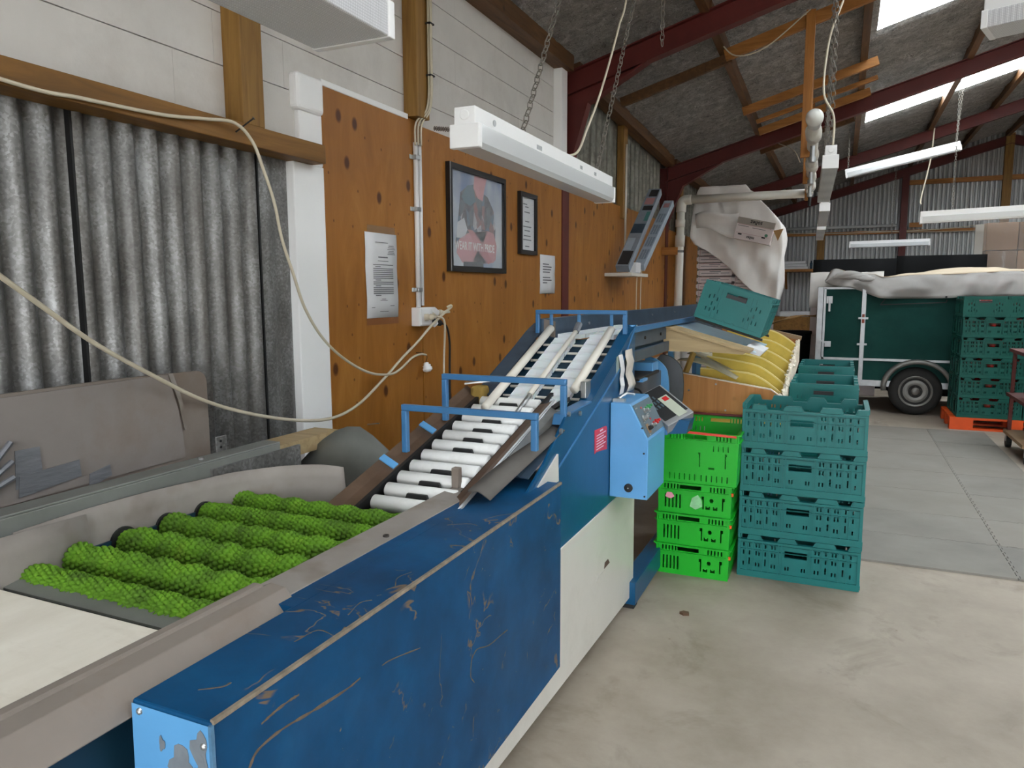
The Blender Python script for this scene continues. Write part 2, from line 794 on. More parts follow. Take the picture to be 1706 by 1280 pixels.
M_PLY = make_ply()
M_GIRT = make_timber('rough_timber', (98, 66, 24), (128, 88, 34), (152, 108, 50), 1)
M_STUD = make_timber('upright_timber', (112, 78, 28), (140, 102, 44), (164, 124, 62), 2)
M_RAFTIMB = make_timber('purlin_timber', (70, 46, 24), (98, 66, 36), (124, 88, 52), 1)
M_BATTEN = make_timber('batten_timber', (128, 80, 30), (168, 110, 48), (190, 132, 66), 0)
M_PLANK = make_timber('hanger_timber', (136, 84, 30), (172, 112, 48), (192, 132, 62), 2)
M_PALEPLY = make_timber('pale_plywood', (150, 128, 92), (178, 154, 114), (196, 174, 134), 0)
M_REDPLY = make_timber('birch_bin_side', (172, 112, 56), (194, 130, 70), (208, 148, 86), 2)
M_GALV = make_galv('galvanised_iron', (86, 84, 82), (120, 119, 117), (158, 158, 158), 120, 0.45, 0.42)
M_GALV2 = mat('galvanised_end_wall', (186, 188, 188), 0.42, 0.25, 0.5, 0.1, 1.5, (1, 1, 0.3))
M_GALV3 = make_galv('galvanised_dull', (88, 84, 76), (124, 122, 112), (150, 148, 138), 30, 0.4, 0.6)
M_FOIL = make_foil()
M_BLUE = make_bluepaint()
M_BLUE2 = mat('blue_machine_side', (16, 80, 122), 0.3, 0.1, 0.4, 0.12, 4, (1, 1, 1), 0.03, 20)
M_SKY = mat('light_blue_enamel', (64, 120, 170), 0.32, 0.1, 0.6, 0.08, 8)
M_SKY2 = mat('pale_blue_enamel', (100, 166, 220), 0.3, 0.05, 0.6, 0.06, 5)
M_BLUEGREY = mat('blue_grey_steel', (72, 92, 112), 0.4, 0.45, 0.5, 0.2, 6, (1, 1, 1), 0.05, 30)
M_CONC = make_concrete()
M_BRUSH = make_brush()
M_BELT = make_belt()
M_LINER = make_liner()
M_LINER2 = mat('grey_rubber_sheet', (134, 124, 116), 0.8, 0, 0.3, 0.1, 3, (1, 1, 1), 0.05, 30, (112, 84, 54), 0.5, 2.0)
M_FOAM = make_mat_tiles()
M_CUP = make_cups()
M_SKYL = make_skylight()
M_BLOCK = mat('white_painted_block', (220, 216, 211), 0.75, 0, 0.3, 0.05, 3, (1, 1, 1), 0.08, 70, (172, 162, 152), 0.35, 2.2)
M_WHITEP = mat('white_paint', (252, 252, 252), 0.6, 0, 0.4, 0.01, 4, (1, 1, 1), 0.05, 50)
M_PANELW = mat('white_machine_panel', (212, 209, 202), 0.3, 0, 0.5, 0.04, 3, (1, 1, 1), 0.02, 8, (140, 134, 120), 0.3, 3)
M_FIX = mat('white_light_enamel', (240, 240, 240), 0.35)
M_PRISM = make_prismatic()
M_CLEAR = make_clear('clear_diffuser', (235, 238, 240), 0.35)
M_RED = mat('oxide_red_steel', (92, 30, 26), 0.5, 0, 0.4, 0.15, 5)
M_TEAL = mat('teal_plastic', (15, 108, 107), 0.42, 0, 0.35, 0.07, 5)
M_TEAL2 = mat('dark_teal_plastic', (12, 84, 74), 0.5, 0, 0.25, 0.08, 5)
M_GREEN = mat('bright_green_plastic', (26, 176, 40), 0.35, 0, 0.5, 0.06, 5)
M_BLACK = mat('black_rubber', (26, 26, 27), 0.6)
M_DARK = mat('dark_grime_steel', (52, 48, 44), 0.6, 0.3, 0.4, 0.25, 9)
M_BROWN = mat('rusty_brown_steel', (112, 90, 74), 0.42, 0.45, 0.5, 0.25, 5, (1, 1, 1), 0.06, 25, (66, 58, 52), 0.7, 3)
M_STEEL = mat('bright_steel', (176, 178, 178), 0.28, 0.8, 0.5, 0.15, 12)
M_ALU = mat('aluminium_trim', (168, 170, 172), 0.38, 0.5, 0.5, 0.12, 10)
M_CREAM = mat('cream_cord', (214, 204, 182), 0.55, 0, 0.4, 0.05, 20)
M_PVC = mat('white_pvc', (216, 212, 202), 0.35, 0, 0.5, 0.04, 6)
M_PVCBAR = mat('cream_pvc_bar', (230, 224, 212), 0.4, 0, 0.5, 0.03, 6)
M_ROLL = mat('white_roller', (238, 238, 236), 0.4, 0, 0.5, 0.02, 6, (1, 1, 1), 0, 1, (160, 156, 148), 0.3, 9)
M_PAPER = mat('white_paper', (226, 226, 228), 0.7, 0, 0.3, 0.02, 8)
M_INK = mat('grey_ink', (96, 96, 102), 0.8)
M_INKD = mat('dark_ink', (40, 38, 40), 0.8)
M_WOODY = mat('tray_hardboard', (150, 122, 92), 0.6, 0, 0.4, 0.1, 8)
M_YELLOW = mat('yellow_foam', (222, 196, 96), 0.85, 0, 0.2, 0.1, 9, (1, 1, 1), 0.15, 90)
M_TORN = mat('torn_white_foam', (228, 214, 196), 0.9, 0, 0.2, 0.12, 20, (1, 1, 1), 0.3, 60)
M_TRAILER = mat('trailer_green_ply', (16, 58, 53), 0.6, 0, 0.12, 0.16, 3, (1, 1, 1), 0.03, 20, (44, 84, 78), 0.25, 2.5)
M_TARP = mat('grey_tarpaulin', (172, 169, 166), 0.5, 0, 0.4, 0.08, 3, (1, 1, 1), 0.12, 12)
M_TARP2 = mat('tan_tarpaulin', (196, 178, 152), 0.6, 0, 0.4, 0.06, 3, (1, 1, 1), 0.1, 10)
M_SHEET = mat('white_cotton_sheet', (236, 232, 228), 0.85, 0, 0.2, 0.05, 4, (1, 1, 1), 0.08, 24)
M_ORANGE = mat('orange_pallet_paint', (226, 84, 22), 0.55, 0, 0.4, 0.12, 6)
M_TYRE = mat('tyre_rubber', (34, 33, 32), 0.75, 0, 0.4, 0.15, 10, (1, 1, 1), 0.15, 60)
M_RIM = mat('dull_wheel_steel', (120, 118, 114), 0.45, 0.5, 0.5, 0.15, 10)
M_CARD = mat('brown_cardboard', (164, 128, 84), 0.8, 0, 0.2, 0.08, 6)
M_CARTON = mat('printed_pink_white_carton', (214, 202, 200), 0.75, 0, 0.2, 0.04, 6)
M_CARTONG = mat('carton_grey_band', (158, 150, 142), 0.75, 0, 0.2, 0.05, 6)
M_PINK = mat('pink_print_line', (176, 128, 130), 0.8)
M_REDF = mat('red_fruit_skin', (186, 34, 28), 0.35, 0, 0.5, 0.25, 14)
M_BLACKP = mat('black_polythene', (18, 18, 19), 0.85, 0, 0.1, 0.15, 3, (1, 1, 1), 0.15, 9)
M_STRETCH = make_clear('stretch_film', (220, 220, 224), 0.84)
M_TAPE = mat('silver_tape', (128, 130, 136), 0.45, 0.3, 0.5, 0.15, 8, (1, 1, 6), 0.2, 20)
M_REDLAB = mat('red_warning_label', (206, 44, 66), 0.5)
M_PINKLAB = mat('white_label_print', (240, 216, 220), 0.6)
M_GREYP = mat('grey_control_panel', (92, 112, 124), 0.4, 0.3, 0.5, 0.06, 5)
M_POSTER = make_poster_art()
M_JERSEY = make_jersey()
M_SKIN = mat('poster_skin_print', (206, 146, 150), 0.6, 0, 0.3, 0.12, 9)
M_SLEEVE = mat('poster_sleeve_print', (92, 116, 130), 0.6, 0, 0.3, 0.2, 14)
M_GLASS = make_clear('picture_glass', (235, 240, 245), 0.86)
M_BFRAME = mat('black_frame', (24, 24, 25), 0.3)
M_REDARM = mat('red_bale_arm', (216, 62, 48), 0.4)
M_MAROON = mat('maroon_bale_arm', (110, 24, 36), 0.4)
M_BULB = mat('opal_cap', (232, 232, 226), 0.25)
M_TROLLEY = mat('rusty_red_trolley', (104, 48, 42), 0.6, 0, 0.4, 0.2, 9)
M_BAG = mat('white_plastic_bag', (226, 226, 228), 0.3, 0, 0.5, 0.06, 9, (1, 1, 1), 0.3, 30)
M_TUBE1 = mat('tube_box_blue_grey', (132, 142, 154), 0.5, 0, 0.5, 0.15, 8)
M_TUBE2 = mat('tube_box_pale_blue', (168, 182, 196), 0.5, 0, 0.5, 0.08, 8)
M_TEALP = mat('teal_print', (74, 132, 128), 0.6)
M_DARKBLUE = mat('dark_blue_steel', (20, 54, 74), 0.45, 0.1, 0.5, 0.15, 6)  # darker blue for frames, pans and cans
M_LCD = mat('pale_display', (190, 196, 178), 0.3, 0, 0.5, 0.05, 20)
M_REDBTN = mat('red_button', (206, 40, 40), 0.3)
M_GRNBTN = mat('green_button', (60, 150, 90), 0.3)
M_GREYB = mat('galvanised_flap', (132, 134, 130), 0.5, 0.4, 0.5, 0.12, 5, (1, 1, 1), 0.04, 20)
M_OUTSIDE = mat('outside_gravel', (150, 146, 138), 0.9, 0, 0.2, 0.1, 4)
M_SPONGE = mat('yellow_brown_foam', (150, 124, 66), 0.9, 0, 0.2, 0.2, 20, (1, 1, 1), 0.3, 60)
M_CHAIN = mat('grey_chain', (118, 112, 104), 0.5, 0.4, 0.5, 0.1, 20)

# ================================================================ SETTING
RIDGE = 3.1
YEND = 18.8
YBACK = -4.2
XR = 8.5


def dzr(y):
    return 0.17 if y <= 6.25 else max(0.0, 0.17 * (10.4 - y) / 4.15)


def zu(x, y):
    """underside of the rafters"""
    xx = x if x <= RIDGE else 2 * RIDGE - x
    return 3.415 + 0.285 * (xx + 0.82) + dzr(y)


def zr(x, y):
    """roof lining"""
    return zu(x, y) + 0.31


floor = MB().box(-2.6, 8.7, YBACK - 0.2, YEND + 0.2, -0.12, 0.0).build('floor', M_CONC)
struct(floor)
ground = MB().box(-30, 40, -50, YBACK - 0.2, -0.2, -0.03).build('ground', M_OUTSIDE)
struct(ground)

wall_left = struct(MB().box(-2.6, -2.46, YBACK, YEND + 0.1, 0, 3.55).build('wall_left', M_BLOCK))
wall_end = struct(MB().prism([(-2.6, 0), (8.7, 0), (8.7, 3.3), (RIDGE, 4.85), (-2.6, 3.3)], 'y', YEND + 0.06, YEND + 0.16).build('wall_end', M_GALV2))
wall_right = struct(MB().box(XR, XR + 0.12, YBACK, YEND, 0, 3.6).build('wall_right', M_BLOCK))
# unseen back wall; its doorway is placed and sized to shape the daylight
wb = MB()
wb.box(-2.6, -1.1, YBACK - 0.12, YBACK, 0, 3.3)
wb.box(2.2, 8.7, YBACK - 0.12, YBACK, 0, 3.3)
wb.box(-1.1, 2.2, YBACK - 0.12, YBACK, 2.6, 3.3)
wb.prism([(-2.6, 3.3), (8.7, 3.3), (8.7, 3.5), (RIDGE, 5.0), (-2.6, 3.5)], 'y', YBACK - 0.12, YBACK)
struct(wb.build('wall_back', M_BLOCK))
portal('doorway_daylight', (0.55, YBACK, 1.3), (math.radians(-90), 0, 0), 3.3, 2.6)

# ---- left wall: painted concrete blocks above the girt
rows = 7
bm_cache = {}


def block(y0, y1, z0, z1):
    g = 0.0022
    key = (round(y1 - y0, 3), round(z1 - z0, 3))
    dx = random.uniform(-0.0004, 0.0004)
    o = MB().box(-2.46, -2.30 + dx, y0 + (0.0012 if random.random() < 0.3 else 0.0), y1, z0 + g, z1 - g).build('block', M_BLOCK, wall_left)
    return o


for r in range(rows):
    z0 = 2.197 + 0.2015 * r
    z1 = z0 + 0.2015
    if z0 > 3.44:
        continue
    z1 = min(z1, 3.46)
    y = -0.72 + (0.2 if r % 2 else 0.0)
    while y < 6.05:
        y1 = min(y + 0.4, 6.06)
        if y1 - y > 0.03:
            block(y, y1, z0, z1)
        y += 0.4
# lower block work hidden behind the lining sheets
MB().box(-2.46, -2.31, 2.9, 6.06, 0.0, 2.195).build('lower_blockwork', M_BLOCK, wall_left)


# ---- corrugated sheets on the left wall
def corrugated(y0, y1, z0, z1, x, name, m, parent, pitch=0.098, amp=0.021, top=None, thick=0.0012, sharp=0.0):
    n = max(2, int((y1 - y0) / pitch * 10))
    rows = []
    for z in (0, 1):
        r = []
        for k in range(n + 1):
            y = y0 + (y1 - y0) * k / n
            s = math.sin(2 * math.pi * y / pitch)
            if sharp:
                s = math.tanh(s * sharp) / math.tanh(sharp)
            zz = z0 if z == 0 else (top(y) if top else z1)
            r.append((x + amp * s, y, zz))
        rows.append(r)
    return MB().grid(rows).build(name, m, parent, smooth=True, fix=False)


corrugated(-0.9, 0.85, 0.02, 2.12, -2.335, 'corrugated_sheet', M_GALV, wall_left)
corrugated(0.84, 1.70, 0.02, 2.12, -2.332, 'corrugated_sheet', M_GALV, wall_left)
corrugated(1.672, 2.53, 0.02, 2.12, -2.322, 'corrugated_sheet', M_GALV, wall_left)
corrugated(2.50, 2.73, 0.02, 2.12, -2.318, 'corrugated_sheet', M_GALV, wall_left, 0.11, 0.007)
for k, y0 in enumerate((6.32, 7.08, 7.84, 8.60, 9.36)):
    corrugated(y0, y0 + 0.775, 2.2, 3.5, -2.335 + 0.004 * (k % 2), 'corrugated_sheet', M_GALV3, wall_left, 0.19, 0.014, lambda y: zr(-2.3, y) - 0.05, sharp=3.0)
for k in range(10):
    y0 = 10.45 + 0.8 * k
    corrugated(y0, y0 + 0.815, 1.2, 3.3, -2.335 + 0.004 * (k % 2), 'corrugated_sheet', M_GALV3, wall_left, 0.19, 0.014, lambda y: zr(-2.3, y) - 0.05, sharp=3.0)

for y_ in (1.668, 2.505):
    MB().box(-2.345, -2.312, y_ - 0.005, y_ + 0.004, 0.02, 2.10).build('seam_shadow', M_BLACK, wall_left)  # black strips paint the overlap shadow between the iron sheets
# ---- timbers on the left wall
MB().box(-2.315, -2.20, -0.9, 2.83, 2.087, 2.170).build('timber_girt', M_GIRT, wall_left, bevel=0.004)
MB().box(-2.30, -2.205, 2.325, 2.447, 2.170, 3.45).build('timber_stud', M_STUD, wall_left, bevel=0.004)
MB().box(-2.30, -2.21, 3.665, 3.80, 2.478, 3.46).build('timber_stud', M_STUD, wall_left, bevel=0.004)
MB().box(-2.315, -2.24, 8.02, 8.18, 2.30, 3.36).build('timber_stud', M_STUD, wall_left, bevel=0.004)
MB().box(-2.315, -2.24, 11.2, 11.36, 2.0, 3.2).build('timber_stud', M_STUD, wall_left, bevel=0.004)
for y0, y1 in ((-0.9, 6.17), (6.33, 10.33), (10.47, 14.5)):
    mb = MB()
    i = len(mb.v)
    for y in (y0, y1):
        zt = zr(-2.24, y) - 0.005
        mb.v += [(-2.30, y, zt - 0.125), (-2.17, y, zt - 0.125), (-2.17, y, zt), (-2.30, y, zt - 0.03)]
    mb.f += [(0, 1, 2, 3), (7, 6, 5, 4), (0, 4, 5, 1), (1, 5, 6, 2), (2, 6, 7, 3), (3, 7, 4, 0)]
    mb.build('eave_plate', M_RAFTIMB, wall_left)

# ---- white painted pier at the edge of the lining
mb = MB().box(-2.46, -2.272, 2.69, 2.905, 0.0, 2.087)
mb.build('painted_pier', M_WHITEP, wall_left, bevel=0.006)
MB().box(-2.46, -2.275, 2.742, 2.905, 2.087, 2.325).build('painted_pier', M_WHITEP, wall_left, bevel=0.006)
MB().box(-2.46, -2.255, 2.715, 2.905, 2.318, 2.482).build('painted_pier', M_WHITEP, wall_left, bevel=0.02, segs=3)
MB().box(-2.31, -2.268, 2.90, 3.66, 2.462, 2.492).build('painted_ledge', M_WHITEP, wall_left, bevel=0.004)
MB().box(-2.33, -2.225, 6.03, 6.165, 2.43, 3.40).build('painted_post', M_WHITEP, wall_left, bevel=0.004)

# ---- plywood lining
for y0, y1, zt, zb in ((2.905, 3.775, 2.472, 0.60), (3.785, 6.16, 2.452, 0.60), (6.34, 8.24, 2.43, 0.60), (8.245, 10.36, 2.44, 0.6), (10.5, 12.85, 2.36, 0.6)):
    MB().box(-2.288, -2.272, y0, y1, zb, zt).build('plywood_sheet', M_PLY, wall_left, bevel=0.0015, segs=1)
MB().box(-2.455, -2.29, 2.91, 12.8, 0.0, 0.60).build('lower_blockwork', M_BLOCK, wall_left)

# ---- roof
ceiling = struct(MB().prism([(-2.75, zr(-2.75, 14) + 0.25), (RIDGE, zr(RIDGE, 0) + 0.3), (8.95, zr(8.95, 14) + 0.25), (8.95, zr(8.95, 14) + 0.28), (RIDGE, zr(RIDGE, 0) + 0.33), (-2.75, zr(-2.75, 14) + 0.28)], 'y', YEND + 0.1, YEND + 0.2).build('ceiling', M_GALV2))
SKY = [(-3.35, -2.5), (0.15, 1.0), (3.95, 4.8), (7.75, 8.6), (11.33, 12.72)]
SKYX0 = 0.2


def foil_strip(y0, y1, x0, x1, seed):
    nx = max(6, int((x1 - x0) / 0.07))
    ny = max(4, int((y1 - y0) / 0.07))
    rows = []
    for a in range(ny + 1):
        y = y0 + (y1 - y0) * a / ny
        r = []
        for b in range(nx + 1):
            x = x0 + (x1 - x0) * b / nx
            e = min(a, ny - a) / ny * 2
            sag = -0.028 * math.sin(math.pi * a / ny) ** 0.6
            z = zr(x, y) + sag + 0.018 * noise.noise(Vector((x * 3.1, y * 3.1, seed))) + 0.012 * noise.noise(Vector((x * 6, y * 12, seed + 5))) + 0.007 * noise.noise(Vector((x * 17, y * 21, seed + 9)))
            if e == 0:
                z = zr(x, y) + 0.012
            r.append((x, y, z))
        rows.append(r)
    return MB().grid(rows).build('foil_sheet', M_FOIL, ceiling, smooth=True, fix=False)


ycuts = [YBACK, -3.35, -2.5, -1.2, 0.15, 1.0, 2.3, 3.95, 4.8, 6.25, 7.05, 7.75, 8.6, 9.75, 10.4, 11.33, 12.72, 13.6, 14.66, 15.35, 16.2, 17.4, 18.85]
for k in range(len(ycuts) - 1):
    a, b = ycuts[k], ycuts[k + 1]
    sky = any(abs(a - s[0]) < 0.01 for s in SKY)
    foil_strip(a, b, -2.58, (SKYX0 if sky else RIDGE), k * 3.7)
    foil_strip(a, b, (2 * RIDGE - SKYX0 if sky else RIDGE), 8.62, k * 3.7 + 1.3)
    if sky:
        for x0, x1 in ((SKYX0, RIDGE), (RIDGE, 2 * RIDGE - SKYX0)):
            n = 40
            rows = [[(x, a + (b - a) * q / n, zr(x, a + (b - a) * q / n) + 0.03 + 0.008 * math.sin(2 * math.pi * q / n * 8)) for q in range(n + 1)] for x in (x0, x1)]
            MB().grid(rows).build('skylight_sheet', M_SKYL, ceiling, smooth=True, fix=False)

# purlins
for px_ in (-1.09, 0.10, 1.24, 2.15, 3.02, 4.1, 5.2, 6.3, 7.4):
    for y0, y1 in ((YBACK, 6.2), (6.3, 10.4), (10.4, 14.55), (14.55, YEND)):
        mb = MB()
        for y in (y0, y1):
            zt = zr(px_, y) - 0.01
            mb.v += [(px_ - 0.035, y, zt - 0.125), (px_ + 0.035, y, zt - 0.125), (px_ + 0.035, y, zt), (px_ - 0.035, y, zt)]
        mb.f += [(0, 1, 2, 3), (7, 6, 5, 4), (0, 4, 5, 1), (1, 5, 6, 2), (2, 6, 7, 3), (3, 7, 4, 0)]
        mb.build('timber_purlin', M_RAFTIMB, ceiling)


# steel portal frames
def rafter(y):
    fw = 0.052
    for side in (0, 1):
        mb = MB()
        def P(x, dz):
            xx = x if side == 0 else 2 * RIDGE - x
            return (xx, zu(x, y) + dz)
        xa, xb = -2.30, RIDGE
        for lo, hi, w in ((0, 0.012, fw), (0.178, 0.19, fw), (0.012, 0.178, 0.006)):
            mb.prism([P(xa, lo), P(xb, lo), P(xb, hi), P(xa, hi)], 'y', y - w, y + w)
        # haunch
        f = (lambda x: x) if side == 0 else (lambda x: 2 * RIDGE - x)
        hp = [(-2.27, 2.42), (-2.06, zu(-2.06, y) - 0.13), (-1.55, zu(-1.55, y))]
        mb.prism([(f(p[0]), p[1]) for p in hp] + [(f(-2.27), zu(-2.27, y))], 'y', y - 0.006, y + 0.006)
        for p, q in zip(hp[:-1], hp[1:]):
            mb.bar((f(p[0]), y, p[1]), (f(q[0]), y, q[1]), 2 * fw, 0.012, (0, 0, 1))
        mb.build('steel_rafter', M_RED, ceiling)
    for side in (0, 1):
        mb = MB()
        f = (lambda x: x) if side == 0 else (lambda x: 2 * RIDGE - x)
        zt = zu(-2.3, y) + 0.19
        xs = sorted((f(-2.455), f(-2.445)))
        mb.box(xs[0], xs[1], y - 0.07, y + 0.07, 0, zt)
        xs = sorted((f(-2.275), f(-2.265)))
        mb.box(xs[0], xs[1], y - 0.085, y + 0.085, 0, zt)
        xs = sorted((f(-2.445), f(-2.275)))
        mb.box(xs[0], xs[1], y - 0.006, y + 0.006, 0, zt)
        mb.build('steel_column', M_RED, wall_left if side == 0 else wall_right)


for y in (6.25, 10.4, 14.6, 18.7):
    rafter(y)

# ---- end wall cladding and framing
for k in range(14):
    x0 = -2.4 + 0.78 * k
    n = 126
    rows = []
    for lvl in (0, 1):
        r = []
        for q in range(n + 1):
            x = x0 + 0.79 * q / n
            s = math.sin(2 * math.pi * x / 0.0885)
            s = math.tanh(2.4 * (s - 0.45))
            r.append((x, YEND - 0.016 + 0.026 * s - 0.003 * (k % 2), 0.0 if lvl == 0 else zr(x, YEND) + 0.02))
        rows.append(r)
    MB().grid(rows).build('corrugated_sheet', M_GALV2, wall_end, smooth=True, fix=False)
ye = YEND - 0.05
MB().box(1.11, 1.25, ye - 0.14, ye, 0, zu(1.2, 18.7) + 0.0).build('steel_post', M_RED, wall_end)
MB().box(2.99, 3.15, ye - 0.10, ye, 0, 4.75).build('timber_post', M_STUD, wall_end)
MB().box(-0.57, -0.41, ye - 0.08, ye, 0, 2.78).build('timber_post', M_STUD, wall_end)
MB().box(1.25, 7.9, ye - 0.07, ye - 0.01, 3.80, 3.90).build('timber_rail', M_BATTEN, wall_end)
MB().box(-2.2, 2.95, ye - 0.07, ye - 0.01, 2.76, 2.83).build('timber_rail', M_BATTEN, wall_end)
MB().cyl((-2.1, ye - 0.12, 2.93), (1.05, ye - 0.12, 2.93), 0.035, 10).build('wall_pipe', M_GALV2, wall_end, smooth=True)
MB().box(1.3, 1.55, ye - 0.12, ye - 0.08, 2.88, 2.98).build('timber_block', M_BATTEN, wall_end)
for (x0, z0, x1, z1) in ((-1.9, 2.86, 1.5, 2.80), (1.0, 2.80, 2.8, 2.90), (0.2, 2.84, 2.9, 2.76)):
    MB().tube(spline([(x0, ye - 0.09, z0), ((x0 + x1) / 2, ye - 0.10, (z0 + z1) / 2 - 0.03), (x1, ye - 0.09, z1)], 8), 0.009, 5).build('wall_cable', M_CREAM, wall_end)

# ---- foam floor mat of interlocking tiles
mat_root = thing('foam_floor_mat', 'grey interlocking foam tile mat laid on the concrete floor', 'floor mat', (0.2, 6.7, 0.0))
xt = [-0.95, -0.02, 0.91, 1.445]
yt = [4.39, 4.94, 5.49, 6.14, 6.80, 7.50, 8.20, 8.95]


def tile_edge(a, b, teeth):
    """points from a to b, the joint drawn as small interlocking teeth"""
    a = Vector(a)
    b = Vector(b)
    d = b - a
    o = Vector((d.y, -d.x)).normalized() * 0.012
    n = max(4, int(d.length / 0.075))
    pts = [a.copy()]
    if teeth:
        for k in range(n):
            for t, h in ((0.25, 0), (0.2, 1), (0.6, 1), (0.55, 0)):
                pts.append(a + d * ((k + t) / n) + o * h)
    pts.append(b.copy())
    return pts


nxt, nyt = len(xt) - 1, len(yt) - 1
for a in range(nxt):
    for b in range(nyt):
        x0, x1, y0, y1 = xt[a], xt[a + 1], yt[b], yt[b + 1]
        g = 0.002
        G = lambda pts, dx, dy: [(p[0] + dx, p[1] + dy) for p in pts]
        bot = G(tile_edge((x0, y0), (x1, y0), b > 0), 0, g)
        rgt = G(tile_edge((x1, y0), (x1, y1), a < nxt - 1), -g, 0)
        top = G(tile_edge((x0, y1), (x1, y1), b < nyt - 1), 0, -g)[::-1]
        lft = G(tile_edge((x0, y0), (x0, y1), a > 0), g, 0)[::-1]
        poly = bot[1:-1] + [(x1 - g, y0 + g)] + rgt[1:-1] + [(x1 - g, y1 - g)] + top[1:-1] + [(x0 + g, y1 - g)] + lft[1:-1] + [(x0 + g, y0 + g)]
        MB().prism(poly, 'z', 0.0, 0.012).build('foam_tile', M_FOAM, mat_root)

# ================================================================ BRUSH CONVEYOR (foreground)
bc = thing('brush_conveyor', 'blue and grey feed conveyor with green brush rollers in the foreground', 'conveyor', (-1.3, 1.0, 0.0))
MB().box(-1.72, -1.095, -0.35, 0.955, 0.828, 0.85).build('belt', M_BELT, bc, bevel=0.004)
MB().box(-1.72, -1.095, 0.955, 0.972, 0.80, 0.838).build('belt_gap', M_BLACK, bc)
mb = MB()
mb.prism([(0.972, 0.838), (1.010, 0.846), (1.010, 0.850), (0.972, 0.843)], 'x', -1.73, -1.08)
mb.build('transfer_plate', M_GREYB, bc)
MB().box(-1.74, -1.08, 0.98, 1.80, 0.73, 0.745).build('under_tray', M_BLACK, bc)


def brush(y, zc, r, seed):
    x0, x1 = -1.695, -1.075
    nl, na = 300, 100
    mb = MB()
    pitch = 0.0150
    k_around = 18
    for i in range(nl + 1):
        t = i / nl
        x = x0 + (x1 - x0) * t
        lump = 0.0036 * math.sin(x * 2 * math.pi / 0.098 + seed * 2.1)
        for j in range(na):
            a = 2 * math.pi * j / na
            v = a / (2 * math.pi) * k_around
            u = (x - x0) / pitch
            u += 0.07 * noise.noise(Vector((u * 0.9, math.cos(a) * 3, math.sin(a) * 3 + seed)))
            vv = v + 0.09 * noise.noise(Vector((u * 0.8, math.cos(a) * 2, math.sin(a) * 2 + seed + 7)))
            best = 9.0
            r0 = math.floor(u)
            for row in (r0 - 1, r0, r0 + 1):
                sh = 0.5 * (row % 2)
                c = math.floor(vv + sh) - sh
                for cc in (c, c + 1):
                    d2 = ((u - row - 0.5) * 0.95) ** 2 + ((vv - cc) * 1.05) ** 2
                    if d2 < best:
                        best = d2
            bump = 0.0125 * math.sqrt(max(0.0, 1 - min(1.0, best * 3.1)))
            rr = r - 0.0165 + lump + 0.0022 * math.cos(a * 1 + x * 2 * math.pi / 0.098 + seed) + bump
            if t < 0.015:
                rr *= 0.95
            mb.v.append((x, y + rr * math.cos(a), zc + rr * math.sin(a)))
    for i in range(nl):
        for j in range(na):
            j2 = (j + 1) % na
            mb.f.append((i * na + j, i * na + j2, (i + 1) * na + j2, (i + 1) * na + j))
    o = mb.build('brush_roller', M_BRUSH, bc, smooth=True)
    MB().cyl((x0 - 0.012, y, zc), (x0 - 0.004, y, zc), r - 0.006, 24).build('end_disc', M_BLACK, o)
    MB().cyl((x0 - 0.03, y, zc), (x1 + 0.04, y, zc), 0.012, 10).build('axle', M_DARK, o)
    return o


for k, (y, zc, r) in enumerate(((1.040, 0.838, 0.043), (1.150, 0.847, 0.047), (1.290, 0.847, 0.046), (1.428, 0.846, 0.045), (1.560, 0.844, 0.0445), (1.692, 0.842, 0.044))):
    brush(y, zc, r, k * 1.37)

# rubber liner along the far side
path = [(-1.705, 1.02), (-1.706, 1.2), (-1.706, 1.4), (-1.703, 1.55), (-1.685, 1.68), (-1.62, 1.80), (-1.53, 1.885), (-1.46, 1.93)]
sp = spline([(p[0], p[1], 0) for p in path], 5)
rows = []
for fz in range(5):
    r = []
    for q, p in enumerate(sp):
        t = q / (len(sp) - 1)
        zt = 0.952 - 0.028 * max(0, (t - 0.55) / 0.45)
        z = 0.79 + (zt - 0.79) * fz / 4
        r.append((p.x - 0.012 * (fz / 4), p.y, z + (0.006 * math.sin(t * 9) if fz == 4 else 0)))
    rows.append(r)
MB().grid(rows).build('liner', M_LINER, bc, smooth=True, solid=0.005, fix=False)
mb = MB()
rows = [[(-1.688 - 0.02 * (fz / 3) + 0.004 * math.sin(y * 7), y, 0.80 + (0.152 - 0.03 * max(0, y - 1.1)) * fz / 3) for y in (0.3, 0.5, 0.7, 0.9, 1.05, 1.19)] for fz in range(4)]
mb.grid(rows).build('liner', M_LINER, bc, smooth=True, solid=0.005, fix=False)
# galvanised channel and plank behind the liner
mb = MB().box(-1.805, -1.735, 0.2, 1.93, 0.985, 0.992).box(-1.742, -1.735, 0.2, 1.93, 0.86, 0.985).box(-1.805, -1.798, 0.2, 1.93, 0.94, 0.985)
mb.build('side_channel', M_GREYB, bc, bevel=0.002)
MB().box(-1.735, -1.725, 1.62, 2.02, 0.87, 0.965).build('side_plate', M_GALV, bc)
MB().cyl((-1.77, 1.62, 0.992), (-1.77, 1.62, 0.998), 0.008, 8).build('bolt', M_STEEL, bc)
MB().box(-1.93, -1.81, 1.4, 2.35, 0.90, 0.955).build('rail_plank', M_PALEPLY, bc)
